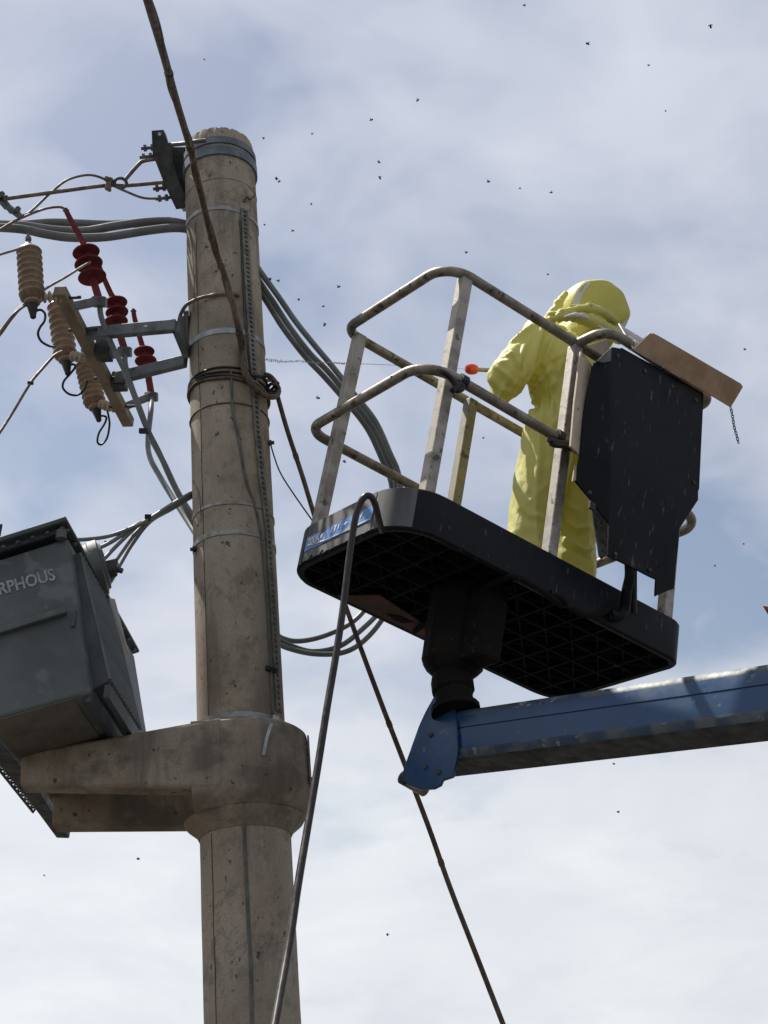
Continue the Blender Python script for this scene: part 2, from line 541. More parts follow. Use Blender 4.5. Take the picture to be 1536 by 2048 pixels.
def cr(pts, sub=8, closed=False):       # smooth curve through points
    pts = [V(p) for p in pts]
    n = len(pts)
    out = []
    for i in range(n if closed else n - 1):
        p0 = pts[(i - 1) % n] if closed or i > 0 else pts[0] * 2 - pts[1]
        p1, p2 = pts[i], pts[(i + 1) % n]
        p3 = pts[(i + 2) % n] if closed or i < n - 2 else pts[-1] * 2 - pts[-2]
        for k in range(sub):
            t = k / sub
            out.append(0.5 * ((2 * p1) + (p2 - p0) * t + (2 * p0 - 5 * p1 + 4 * p2 - p3) * t * t + (3 * p1 - p0 - 3 * p2 + p3) * t ** 3))
    if not closed:
        out.append(pts[-1])
    return out


def fillet(pts, rads, seg=8):           # polyline with rounded corners
    pts = [V(p) for p in pts]
    out = [pts[0]]
    for i in range(1, len(pts) - 1):
        p, a, b = pts[i], (pts[i - 1] - pts[i]), (pts[i + 1] - pts[i])
        r = rads[i - 1] if isinstance(rads, (list, tuple)) else rads
        a.normalize()
        b.normalize()
        ang = a.angle(b)
        tl = r / math.tan(ang / 2)
        c = p + (a + b).normalized() * (r / math.sin(ang / 2))
        s0, s1 = p + a * tl - c, p + b * tl - c
        tot_ = s0.angle(s1)
        for k in range(seg + 1):
            t = k / seg
            out.append(c + (s0 * math.sin((1 - t) * tot_) + s1 * math.sin(t * tot_)) / math.sin(tot_))
    out.append(pts[-1])
    return out


def text_verts(body, size, bold=0.012):
    cu = bpy.data.curves.new('t', 'FONT')
    cu.body = body
    cu.size = size
    cu.resolution_u = 3
    cu.offset = bold
    ob = bpy.data.objects.new('t', cu)
    COL.objects.link(ob)
    dg = bpy.context.evaluated_depsgraph_get()
    me = bpy.data.meshes.new_from_object(ob.evaluated_get(dg))
    vs = [v.co.copy() for v in me.vertices]
    fs = [tuple(p.vertices) for p in me.polygons]
    bpy.data.objects.remove(ob)
    bpy.data.curves.remove(cu)
    bpy.data.meshes.remove(me)
    return vs, fs


# ------------------------------------------------------------------ ground
mb = MB()
gs_ = 3000
mb.add([(-gs_, -gs_, 0), (gs_, -gs_, 0), (gs_, gs_, 0), (-gs_, gs_, 0)], [(0, 1, 2, 3)])
tag(mb.build('ground', 'ground'), kind='structure')

# ================================================================== concrete pole
def pole_x(y):
    return 439 + 0.0381 * (y - 315)


ZM = 6.5
pm = P(pole_x(1150), 1150, ZM)
PYD = pm.y
pt = PY(pole_x(300), 300, PYD)
pb = PY(pole_x(2048), 2048, PYD)
PA = (pt - pb).normalized()             # axis of the leaning pole
A0 = pb - PA * (pb.z / PA.z)            # foot on the ground
PX = (XC - PA * XC.dot(PA)).normalized()
PYV = PA.cross(PX).normalized()         # away from the camera


def hpar(p):
    return (p - A0).dot(PA)


_tab = []
for y, wd in ((315, 138), (610, 149), (900, 158), (1100, 165), (1400, 172), (1660, 184), (2048, 194)):
    q = PY(pole_x(y), y, PYD)
    zz = (q - CAM).dot(FW)
    _tab.append((hpar(q), wd / 2 * zz / FPX * 0.995))
_tab.sort()


def prad(h):
    if h <= _tab[0][0]:
        return _tab[0][1] + (_tab[0][0] - h) * 0.006
    for (a, ra), (b, rb) in zip(_tab, _tab[1:]):
        if h <= b:
            return ra + (rb - ra) * (h - a) / (b - a)
    return _tab[-1][1]


# smooth the measured radii
_hs = np.array([a for a, _ in _tab]); _rs = np.array([b for _, b in _tab])
_pf = np.polyfit(_hs, _rs, 1)


def prad(h):
    return float(np.polyval(_pf, h))


def on_pole(px, py, off=0.0):           # where a sight line meets the pole's near side
    d = ray(px, py).normalized()
    r = prad(3.5)
    for _ in range(4):
        m = CAM - A0
        dp = d - PA * d.dot(PA)
        mp_ = m - PA * m.dot(PA)
        a, b, c = dp.dot(dp), 2 * dp.dot(mp_), mp_.dot(mp_) - (r + off) ** 2
        disc = b * b - 4 * a * c
        s = (-b - math.sqrt(max(disc, 0))) / (2 * a)
        p = CAM + d * s
        r = prad(hpar(p))
    return p


def pole_at(h, ang, off=0.0):           # angle in degrees, -90 faces the camera
    r = prad(h) + off
    return A0 + PA * h + (PX * math.cos(R(ang)) + PYV * math.sin(R(ang))) * r


def pole_h(y):
    return hpar(on_pole(pole_x(y), y))


PM = Matrix((PX, PYV, PA)).transposed().to_4x4()
PM.translation = A0
pole = thing('concrete_pole', 'tall weathered round concrete pole carrying straps, brackets and the grey transformer', 'utility pole', matrix=PM)
HT = pole_h(252)
mb = MB()
NA = 120
hs = [0.0]
while hs[-1] < HT - 0.25:
    hs.append(hs[-1] + 0.06)
hs += [HT - 0.20, HT - 0.16, HT - 0.12, HT - 0.09, HT - 0.06, HT - 0.04, HT - 0.02, HT]
vs, fs = [], []
for i, h in enumerate(hs):
    for k in range(NA):
        a = 360 * k / NA
        p = pole_at(h, a)
        d = (p - A0 - PA * h).normalized()
        nn = noise.noise(V((math.cos(R(a)) * 3, math.sin(R(a)) * 3, h * 4)))
        p += d * (nn * 0.0015)
        top = max(0, 1 - (HT - h) / 0.12)
        if top > 0:
            q = noise.noise(V((math.cos(R(a)) * 5 + 3, math.sin(R(a)) * 5, 7.0))) + 0.8 * noise.noise(V((math.cos(R(a)) * 14, math.sin(R(a)) * 14, 2.0)))
            p += PA * (q * 0.017 * top) - d * (max(0, q) * 0.02 * top ** 3) - d * (0.006 * top ** 4)
        vs.append(p)
for i in range(len(hs) - 1):
    for k in range(NA):
        fs.append((i * NA + k, i * NA + (k + 1) % NA, (i + 1) * NA + (k + 1) % NA, (i + 1) * NA + k))
m0 = len(vs)
for k in range(NA):
    p = pole_at(HT - 0.02 + 0.012 * noise.noise(V((k * 0.3, 1, 2))), 360 * k / NA, -0.06)
    vs.append(p)
i = len(hs) - 1
for k in range(NA):
    fs.append((i * NA + k, i * NA + (k + 1) % NA, m0 + (k + 1) % NA, m0 + k))
fs.append(tuple(range(m0, m0 + NA)))
mb.add(vs, fs)
mb.build('shaft', 'concrete', pole, smooth=40)


def seam(pts, r=0.0018, name='seam_line', mat='seam'):
    MB().tube(pts, r, 5).build(name, mat, pole, smooth=60)


def angle_of(px, py):
    p = on_pole(px, py)
    d = p - A0
    return math.degrees(math.atan2(d.dot(PYV), d.dot(PX)))


a_s = angle_of(403, 900)
for lo, hi in ((430, 1425), (1655, 2300)):
    h0, h1 = pole_h(hi), pole_h(lo)
    seam([pole_at(h0 + (h1 - h0) * k / 40, a_s + 1.2 * noise.noise(V((k * 0.2, 0, 5))), 0.0008) for k in range(41)])
# slack thin wire that wanders down the lit side
seam(cr([on_pole(x, y, 0.004) for x, y in ((374, 455), (382, 480), (388, 560), (386, 620))], 6), 0.002, 'tie_wire', 'aluwire')
seam(cr([on_pole(x, y, 0.004) for x, y in ((386, 962), (398, 990), (402, 1040))], 6), 0.002, 'tie_wire', 'aluwire')


def strap(y, hgt=0.02, th=0.002, mat='strap', tilt=0.0, off=0.0005, name='strap', tdir=0.0):
    h = pole_h(y)
    ax = (PA + PX * tilt + PYV * tdir).normalized()
    mb = MB()
    n = 72
    vs, fs = [], []
    hh = hgt / 2
    for k in range(n):
        a = 360 * k / n
        dx = PX * math.cos(R(a)) + PYV * math.sin(R(a))
        r0 = prad(h)
        dz = -(dx.dot(ax) * r0) / PA.dot(ax)
        c = A0 + PA * (h + dz)
        for rr, zz in ((off, -hh), (off + th, -hh), (off + th, hh), (off, hh)):
            vs.append(c + PA * zz + dx * (prad(h) + rr))
    for k in range(n):
        j = (k + 1) % n
        for q in range(4):
            q2 = (q + 1) % 4
            fs.append((k * 4 + q, k * 4 + q2, j * 4 + q2, j * 4 + q))
    return mb.add(vs, fs).build(name, mat, pole, smooth=30)


strap(280, 0.036, 0.008, 'band', 0.02, name='clamp_band')
strap(301, 0.050, 0.010, 'band', 0.02, name='clamp_band')
strap(356, 0.003, 0.002, 'concrete2', 0.0, name='tie_wire')
strap(415, 0.022, 0.003, 'strap', 0.07)
strap(661, 0.026, 0.003, 'galv', 0.02)
strap(1005, 0.012, 0.003, 'strap', 0.05)
strap(1063, 0.022, 0.003, 'strap', 0.04)
strap(1428, 0.022, 0.003, 'galv', 0.05)
strap(1626, 0.018, 0.003, 'galv', 0.05)
# round black wires wound about the pole under the bracket
for y, r, tl, m in ((735, 0.005, 0.03, 'blackcable'), (744, 0.005, 0.10, 'blackcable'), (752, 0.006, 0.16, 'blackcable'), (757, 0.007, 0.13, 'rust'), (806, 0.003, 0.02, 'rust')):
    h = pole_h(y)
    ax = (PA + PX * tl).normalized()
    pts = []
    for k in range(60):
        a = 6 * k
        dx = PX * math.cos(R(a)) + PYV * math.sin(R(a))
        dz = -(dx.dot(ax) * prad(h)) + 0.004 * noise.noise(V((k * 0.2, y, 0)))
        pts.append(A0 + PA * (h + dz) + dx * (prad(h) + r))
    MB().tube(pts, r, 8, closed=True).build('wound_wire', m, pole, smooth=60)


# perforated steel strip down the near side, with real holes
def perforated(pts_px, width, name, start_off=0.006):
    pts = []
    for (x, y) in pts_px:
        pts.append((x, y))
    hs_, an_ = [], []
    for x, y in pts:
        p = on_pole(x, y)
        hs_.append(hpar(p))
        d = p - A0
        an_.append(math.degrees(math.atan2(d.dot(PYV), d.dot(PX))))
    mb = MB()
    h0, h1 = hs_[0], hs_[-1]
    L = h0 - h1
    pitch = 0.024
    n = int(L / pitch)
    order = np.argsort(hs_)
    H, A = np.array(hs_)[order], np.array(an_)[order]
    verts, faces = [], []
    W2 = width / 2

    def pt(h, s, o):
        ang = float(np.interp(h, H, A)) + math.degrees(s / prad(h))
        return pole_at(h, ang, o)
    for layer, o in ((0, start_off), (1, start_off + 0.0035)):
        pass
    o0, o1 = start_off, start_off + 0.0035
    cols = (-W2, -W2 * 0.42, W2 * 0.42, W2)
    cuts = []
    for i in range(n):
        hb = h0 - i * pitch
        cuts += [hb, hb - pitch * 0.42]
    cuts.append(h0 - n * pitch)
    for layer, o in enumerate((o0, o1)):
        for hh in cuts:
            for s in cols:
                verts.append(pt(hh, s, o))
    nr = len(cuts)
    for r_ in range(nr - 1):
        for c_ in range(3):
            hole = (c_ == 1 and r_ % 2 == 1)
            i0 = r_ * 4 + c_
            top = nr * 4
            if not hole:
                faces.append((top + i0, top + i0 + 1, top + i0 + 5, top + i0 + 4))
                faces.append((i0, i0 + 4, i0 + 5, i0 + 1))
            else:
                faces.append((i0, i0 + 1, top + i0 + 1, top + i0))
                faces.append((i0 + 4, i0 + 5, top + i0 + 5, top + i0 + 4))
                faces.append((i0, i0 + 4, top + i0 + 4, top + i0))
                faces.append((i0 + 1, i0 + 5, top + i0 + 5, top + i0 + 1))
        for c_ in (0, 3):
            i0 = r_ * 4 + c_
            faces.append((i0, i0 + 4, nr * 4 + i0 + 4, nr * 4 + i0))
    mb.add(verts, faces)
    mb.build(name, 'strip', pole)
    # earth conductor flat beside it
    return H, A


perforated([(487, 420), (492, 520), (498, 620), (506, 740), (513, 860), (522, 960), (534, 1060), (543, 1200), (550, 1330), (556, 1430)], 0.037, 'perforated_strip')
# flat steel earth tape that leans from the wound wires to the collar
tp = [(462, 742), (466, 820), (478, 880), (492, 960), (510, 1010), (524, 1080), (534, 1200), (541, 1330), (546, 1428)]
mb = MB()
pts = cr([on_pole(x, y, 0.005) for x, y in tp], 8)
mb.tube(pts, 0.0055, 8).build('earth_tape', 'tape', pole, smooth=60)
pts = cr([on_pole(x, y, 0.004) for x, y in ((488, 1636), (492, 1750), (497, 1850), (502, 1940), (504, 2060), (508, 2200))], 8)
MB().tube(pts, 0.006, 8).build('earth_tape', 'tape', pole, smooth=60)
pts = cr([on_pole(x, y, 0.004) for x, y in ((480, 440), (484, 520), (490, 640), (500, 738))], 8)
MB().tube(pts, 0.004, 6).build('earth_tape', 'darksteel', pole, smooth=60)
# broken hook near the top, small bolts on the edge
mb = MB()
mb.tube(cr([on_pole(x, y, o) for x, y, o in ((488, 404, .003), (494, 394, .012), (500, 399, .02), (508, 392, .02))], 5), 0.005, 6)
mb.build('broken_hook', 'darksteel', pole, smooth=60)
for x, y in ((543, 886), (384, 1098)):
    c = on_pole(min(x, pole_x(y) + 76) if x > 450 else max(x, pole_x(y) - 76), y)
    mb = MB()
    sg = PX if x > 450 else -PX
    mb.cyl(c - sg * 0.01, c + sg * 0.025, 0.008, 8)
    mb.cyl(c + sg * 0.004, c + sg * 0.014, 0.014, 6)
    mb.build('bolt', 'darksteel', pole)
# small buckles on straps
for x, y in ((541, 1445), (552, 1436), (578, 1640)):
    c = on_pole(x, y, 0.006)
    d = (c - A0 - PA * hpar(c)).normalized()
    t_ = PA.cross(d).normalized()
    MB().box(c, t_ * 0.016, PA * 0.010, d * 0.004).build('strap_buckle', 'paleedge' if y < 1600 else 'galv', pole, bevel=0.002)
# chipped dark tie at y 1336
c = on_pole(543, 1339, 0.006)
d = (c - A0 - PA * hpar(c)).normalized()
MB().box(c, PA.cross(d) * 0.028, PA * 0.010, d * 0.010).build('cable_tie', 'blackcable', pole, bevel=0.004)

# ================================================================== concrete collar bracket
HC_T = pole_h(1447)                     # top front rim of collar
HC_B = hpar(PY(500, 1566, PYD - 0.30))
br = thing('concrete_bracket', 'stained concrete collar with two cantilever arms clasping the pole under the transformer', 'bracket', matrix=Matrix.Translation(A0 + PA * HC_B) @ PM.to_3x3().to_4x4())


def pf(x, y, z):                        # pole frame -> world; x right, y away, z along the axis
    return A0 + PX * x + PYV * y + PA * z


RC = 0.255
mb = MB()
n = 40
out_top, out_bot, low = [], [], []
pl = []
for k in range(n + 1):
    a = R(-90 + 180 * k / n)
    pl.append((0.02 + RC * 0.92 * math.cos(a), RC * 1.06 * math.sin(a)))
pl += [(-0.17, RC * 1.06), (-0.17, -RC * 1.06)]
HTOP = HC_T - 0.01
rows = [(HC_B - 0.055, 0.80, 0.80), (HC_B - 0.03, 0.93, 0.93), (HC_B, 1.0, 1.0), (HTOP - 0.03, 1.0, 1.0), (HTOP - 0.008, 0.985, 0.985), (HTOP, 0.95, 0.95)]
vs, fs = [], []
for (z, sx, sy) in rows:
    for (x, y) in pl:
        nz = noise.noise(V((x * 9, y * 9, z * 9))) * 0.004
        vs.append(pf(x * (sx if x > 0 else 1) + nz, y * sy + nz, z))
m_ = len(pl)
for i in range(len(rows) - 1):
    for k in range(m_):
        fs.append((i * m_ + k, i * m_ + (k + 1) % m_, (i + 1) * m_ + (k + 1) % m_, (i + 1) * m_ + k))
fs += [tuple(range(m_))[::-1], tuple(range((len(rows) - 1) * m_, len(rows) * m_))]
mb.add(vs, fs)
mb.build('collar', 'concrete2', br, smooth=35)
# flared brown ring where the collar meets the pole
mb = MB()
mb.lathe(A0 + PA * (HC_B - 0.115), PA, [(0, prad(HC_B) + 0.004), (0.02, prad(HC_B) + 0.014), (0.05, prad(HC_B) + 0.05), (0.064, prad(HC_B) + 0.058)], 48)
mb.build('flared_ring', 'concrete2', br, smooth=50)


def arm(y0, y1, xt, zt0, zt1, zb0, zb1):
    # x = -0.18 at the collar to xt at the tip; tapering up towards the tip
    mb = MB()
    sec = []
    for k in range(7):
        t = k / 6
        x = -0.06 + (xt + 0.06) * t
        zt, zb = zt0 + (zt1 - zt0) * t, zb0 + (zb1 - zb0) * t
        e = 0.012
        j = lambda q: noise.noise(V((x * 6, q, zt * 3))) * 0.003
        sec.append([pf(x + j(1), y0, zb + e), pf(x, y0 + e, zb + j(2)), pf(x, y1 - e, zb), pf(x, y1, zb + e), pf(x, y1, zt - e), pf(x, y1 - e, zt + j(3)), pf(x, y0 + e, zt), pf(x + j(4), y0, zt - e)])
    vs = [p for s_ in sec for p in s_]
    fs = []
    for i in range(6):
        for k in range(8):
            fs.append((i * 8 + k, i * 8 + (k + 1) % 8, (i + 1) * 8 + (k + 1) % 8, (i + 1) * 8 + k))
    fs += [tuple(range(8))[::-1], tuple(range(48, 56))]
    mb.add(vs, fs)
    return mb.build('arm', 'concrete2', br, smooth=35, bevel=0.004)


xt_n = (PY(41, 1530, PYD - 0.26) - A0).dot(PX)
arm(-RC * 1.06 - 0.003, -RC * 1.055 + 0.10, xt_n, HTOP + 0.003, hpar(PY(41, 1502, PYD - 0.27)), HC_B - 0.004, hpar(PY(45, 1567, PYD - 0.27)))
xt_f = (PY(112, 1630, PYD + 0.26) - A0).dot(PX)
arm(RC * 1.055 - 0.10, RC * 1.06 + 0.003, xt_f, HTOP + 0.003, hpar(PY(41, 1502, PYD - 0.27)), HC_B - 0.004, hpar(PY(45, 1567, PYD - 0.27)) - 0.02)
# perforated strap and bolt on the collar's outer end
mb = MB()
p0 = pf(0.02 + RC * 0.92 + 0.002, -0.055, HTOP - 0.02)
p1 = pf(0.02 + RC * 0.92 + 0.002, -0.055, HC_B + 0.05)
n = 9
for k in range(n):
    a = p0.lerp(p1, k / n)
    b = p0.lerp(p1, (k + 0.55) / n)
    mb.bar(a, b, 0.030, 0.006, PX)
for s_ in (-1, 1):
    mb.bar(p0 + PYV * 0.0125 * s_ + PX * 0.001, p1 + PYV * 0.0125 * s_ + PX * 0.001, 0.006, 0.006, PX)
mb.build('perforated_strap', 'strip', br)
mb = MB()
c = pf(0.02 + RC * 0.92, -0.06, HC_B + 0.07)
mb.cyl(c, c + PX * 0.03, 0.009, 8)
mb.cyl(c + PX * 0.006, c + PX * 0.018, 0.016, 6)
mb.build('bolt', 'darksteel', br)
# flat strap lying over the collar face
mb = MB()
a = [PY(543, 1446, PYD - RC * 1.06 - 0.004), PY(534, 1475, PYD - RC * 1.06 - 0.005), PY(527, 1510, PYD - RC * 1.06 - 0.005)]
for q, r_ in zip(a, a[1:]):
    mb.bar(q, r_, 0.004, 0.012, PX)
mb.build('flat_strap', 'galv', br)

# ================================================================== transformer
YF = PYD - 0.62
HL = PY(130, 1030, YF - 0.05).z         # level of the lid
tr = thing('transformer', 'grey finned oil transformer with white lettering resting on the concrete arms', 'transformer', loc=PY(60, 1440, YF + 0.3))
# lid: near edge, right edge going away
n0 = PY(131, 1031, YF - 0.05)
far = PH(277, 1296, HL)
DB = (far - n0)                         # away along the lid
left = PY(0, 1072, YF - 0.05)
EX = (n0 - left).normalized()           # along the front to the right
UPT = EX.cross(DB.normalized()).normalized()
if UPT.z < 0:
    UPT = -UPT
lidw = 0.56
mb = MB()
t_ = 0.022
mb.hexa([n0 - EX * lidw - UPT * t_, n0 - UPT * t_, n0 + DB - UPT * t_, n0 + DB - EX * lidw - UPT * t_,
         n0 - EX * lidw, n0, n0 + DB, n0 + DB - EX * lidw])
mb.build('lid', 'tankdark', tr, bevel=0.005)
# tank
ft_r = PY(136, 1075, YF)
fb_r = PY(181, 1385, YF)
fb_l = PY(0, 1436, YF)
fdir = (fb_r - fb_l).normalized()
TW = 0.50
DD = DB * 0.90
mb = MB()
ft_l = ft_r - EX * TW
fb_l2 = PY(-34, 1446, YF)
mb.hexa([fb_l2, fb_r, fb_r + DD, fb_l2 + DD, ft_l, ft_r, ft_r + DD, ft_l + DD])
tank = mb.build('tank', 'tank', tr, bevel=0.012)
# stiffening ribs across the front
nf = (ft_r - fb_r).cross(fdir).normalized()
if nf.y > 0:
    nf = -nf
a, b = PY(0, 1263, YF - 0.012), PY(132, 1222, YF - 0.012)
MB().bar(a - (b - a) * 1.5, b, 0.030, 0.024, V((0, 0, 1))).build('rib', 'tank', tr, bevel=0.004)
a, b = PY(0, 1090, YF - 0.004), PY(128, 1050, YF - 0.004)
MB().bar(a - (b - a) * 1.5, b, 0.02, 0.06, V((0, 0, 1))).build('rim', 'tankdark', tr, bevel=0.004)
# fins on the right side
f_it, f_ot = PY(137, 1112, YF + 0.06), PY(158, 1106, YF + 0.06)
f_ob, f_ib = PY(216, 1358, YF + 0.06), PY(188, 1374, YF + 0.06)
NF = 15
fb = MB()
dn = DB.normalized()
fth = 0.009
fb.prism([f_it, f_ot, f_ob, f_ib], dn * fth)
fo = (f_ot - f_it).normalized() * 0.006
fb.prism([f_ot + fo * 0.2, f_ot + fo * 1.6, f_ob + fo * 1.6, f_ob + fo * 0.2], dn * (fth + 0.002), 1)
fin0 = fb.build('fin', ['tankdark', 'tank'], tr)  # one real paint: pale edges and dark plates paint in light and shade
f_far = (PH(304, 1459, f_ob.z) - f_ob).length
for k in range(1, NF):
    o = fin0.copy()
    COL.objects.link(o)
    o.parent = tr
    o.location = dn * (f_far * k / (NF - 1))
    MATX[o.name] = MATX[tr.name]
# fin edge bands (near stiff plate, top and bottom)
MB().prism([PY(127, 1112, YF + 0.03), f_it + (f_it - f_ot) * 0.2 - dn * 0.02, f_ib - dn * 0.02, PY(180, 1378, YF + 0.03)], dn * 0.03).build('fin_header', 'tank', tr, bevel=0.004)
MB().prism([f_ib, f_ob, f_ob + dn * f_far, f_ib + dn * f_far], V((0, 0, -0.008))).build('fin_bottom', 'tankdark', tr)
# base channels and dark bottom
q0, q1 = PY(178, 1380, YF + 0.02), PY(196, 1378, YF + 0.02)
for s_ in (0, 0.075):
    a = q0 + EX * s_ * 0.9 + V((0, 0, -0.02 - s_ * .1))
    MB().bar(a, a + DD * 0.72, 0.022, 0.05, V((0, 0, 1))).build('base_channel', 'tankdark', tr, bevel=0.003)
MB().hexa([fb_l2 + V((0, 0, -0.006)) + fdir * 0.02, fb_r - fdir * 0.06 + V((0, 0, -0.006)), fb_r - fdir * 0.06 + DD * 0.95 + V((0, 0, -0.006)), fb_l2 + fdir * 0.02 + DD * 0.95 + V((0, 0, -0.006)),
           fb_l2 + fdir * 0.02, fb_r - fdir * 0.06, fb_r - fdir * 0.06 + DD * 0.95, fb_l2 + fdir * 0.02 + DD * 0.95]).build('base_tray', 'basebrown', tr, bevel=0.01)
# skid rail under the tank, running away over both arms
HS = hpar(PY(41, 1502, PYD - 0.27)) * PA.z + 0.02
k0, k1 = PH(0, 1492, HS), PH(127, 1668, HS)
SKU = V((0, 0, max(0.06, fb_l2.z - HS - 0.01)))
sk = (k1 - k0).normalized()
sx_ = sk.cross(V((0, 0, 1))).normalized()
mb = MB()
mb.hexa([k0 - sx_ * 0.03 - V((0, 0, .02)), k0 + sx_ * 0.05 - V((0, 0, .02)), k1 + sx_ * 0.03 - V((0, 0, .02)), k1 - sx_ * 0.03 - V((0, 0, .02)),
         k0 - sx_ * 0.03 + SKU, k0 + sx_ * 0.05 + SKU, k1 + sx_ * 0.03 + SKU, k1 - sx_ * 0.03 + SKU])
mb.build('skid_rail', 'darksteel', tr, bevel=0.006)
# toothed steel angle along its outer side
h0 = HS - 0.0
k0 -= sk * 0.0
a0, a1 = PH(-24, 1512, HS - 0.01), PH(66, 1624, HS - 0.01)
b0, b1 = PH(-14, 1506, HS - 0.01), PH(76, 1618, HS - 0.01)
mb = MB()
mb.bar(a0, a1, 0.008, 0.008)
mb.bar(b0, b1, 0.012, 0.012)
nt_ = 13
for k in range(nt_):
    p = a0.lerp(a1, k / nt_)
    q = b0.lerp(b1, (k + 0.5) / nt_)
    r_ = a0.lerp(a1, (k + 1) / nt_)
    mb.bar(p, q, 0.006, 0.008)
    mb.bar(q, r_, 0.006, 0.012)
mb.build('toothed_angle', 'darksteel', tr)
# nameplate standing off the fins
pn = [PH(217, 1196, PY(217, 1196, YF + 0.55).z), None]
c0 = f_ot + dn * (f_far * 0.50) + EX * 0.012
MB().prism([PY(217, 1196, c0.y), PY(228, 1199, c0.y + 0.02), PY(259, 1318, c0.y + 0.28), PY(248, 1302, c0.y + 0.24)], EX * 0.004).build('nameplate', 'plate', tr)
# conservator drum behind the lid
dc = P(214, 1131, (far - CAM).dot(FW) - 0.55)
dax = (EX + V((0, 0, -0.06))).normalized()
mb = MB()
mb.lathe(dc - dax * 0.42, dax, [(0, 0.09), (0.005, 0.105), (0.36, 0.105), (0.365, 0.112), (0.40, 0.112), (0.405, 0.095), (0.415, 0.09), (0.42, 0.05)], 28)
mb.build('oil_drum', 'tank', tr, smooth=35)
mb = MB()
mb.box(dc + dax * 0.02 + V((0, 0, -0.02)), dax * 0.025, V((0, 0.03, 0)), V((0, 0, 0.028)))
mb.cyl(dc + V((0, 0, -0.006)), dc + dax * 0.07 + V((0, 0, -0.045)), 0.012, 10)
mb.build('drum_valve', 'darksteel', tr, bevel=0.004)
# lettering on the front
vs, fs = text_verts('AMORPHOUS', 1.0, 0.022)
xs = [v.x for v in vs]
hcap = 0.7
Lr, Ll = PY(112, 1159, YF - 0.0025), PY(0, 1190, YF - 0.0025)
ex = (Lr - Ll).normalized()
ey = nf.cross(ex).normalized()
if ey.z < 0:
    ey = -ey
ph_ = (PY(100, 1140, YF) - PY(104, 1163, YF)).length
sc_ = ph_ / hcap
wid = (max(xs)) * sc_
mb = MB()
stretch = 0.80
mb.add([Lr + ex * ((v.x - max(xs)) * sc_ * stretch) + ey * (v.y * sc_) + nf * 0.001 for v in vs], fs)
mb.build('lettering', 'letter', tr)
# bolts round the lid's rim
for k in range(9):
    c = n0 - EX * (0.03 + 0.055 * k) - UPT * (t_ + 0.004)
    MB().lathe(c + DB.normalized() * 0.03, -UPT, [(0, 0.010), (0.010, 0.010)], 6).build('bolt', 'tank', tr)
for k in range(11):
    c = n0 + DB * ((k + 0.5) / 11) - EX * 0.018 - UPT * (t_ + 0.004)
    MB().lathe(c, -UPT, [(0, 0.010), (0.010, 0.010)], 6).build('bolt', 'tank', tr)
# rust runs below the front rib, as thin scale on the paint
# lifting lug under the lid and drain cap
MB().cyl(PY(122, 1062, YF - 0.02), PY(122, 1078, YF - 0.02), 0.02, 12).build('lug', 'tank', tr, smooth=40)
MB().box(PY(148, 1238, YF - 0.004), EX * 0.006, V((0, 0.006, 0)), V((0, 0, 0.03))).build('hinge', 'tankdark', tr)
MB().box(PY(-1, 1064, YF + 0.1), EX * 0.006, V((0, 0.006, 0)), V((0, 0, 0.03))).build('bushing_stub', 'darksteel', tr)


# ================================================================== cables near the pole
def cable(name, pts, r, mat, label, cat, group=None, n=10, sub=8):
    o = MB().tube(cr(pts, sub), r, n).build(name, mat, None, smooth=60)
    return tag(o, label, cat, group)


def zp(y, off=0.0):                     # depth of the pole axis at an image row
    return (PY(pole_x(y), y, PYD) - CAM).dot(FW) + off


Z0 = zp(985)
trunk = P(388, 984, Z0 + 0.02)
ends = [((166, 1079), 'low voltage cable ending highest, on top of the grey oil drum'), ((177, 1104), 'low voltage cable second from the top in the fan at the drum'),
        ((193, 1132), 'low voltage cable in the middle of the fan at the drum'), ((207, 1156), 'low voltage cable second from the bottom in the fan'),
        ((219, 1166), 'low voltage cable ending lowest, beside the drum valve')]
mids = [(270, 1053), (272, 1050), (275, 1052), (272, 1066), (266, 1086)]
for k, ((e, lb), md) in enumerate(zip(ends, mids)):
    o_ = (k - 2) * 0.008
    cable('low_voltage_cable', [P(405, 973 + k * 2, Z0 + 0.12), P(384, 985 + k * 2, Z0 + 0.01), P(345, 1008 + k * 2.2, Z0 - 0.05 + o_), P(300, 1037 + k * 1.6, Z0 - 0.1 + o_), P(*md, Z0 - 0.15 + o_), P((e[0] + md[0]) / 2, (e[1] + md[1]) / 2 + (6 if k < 2 else -1), Z0 - 0.2), P(*e, Z0 - 0.28), P(e[0] - 34, e[1] + 8 * k, Z0 - 0.34)],
          0.0085, 'cable', lb, 'cable', 'low voltage cables from the pole to the transformer')
c = P(297, 1036, Z0 - 0.1)
tag(MB().box(c, XC * 0.012, YC * 0.016, FW * 0.03).build('cable_clip', 'blackcable', bevel=0.003), 'small black clip holding the fan of low voltage cables together', 'cable clip')

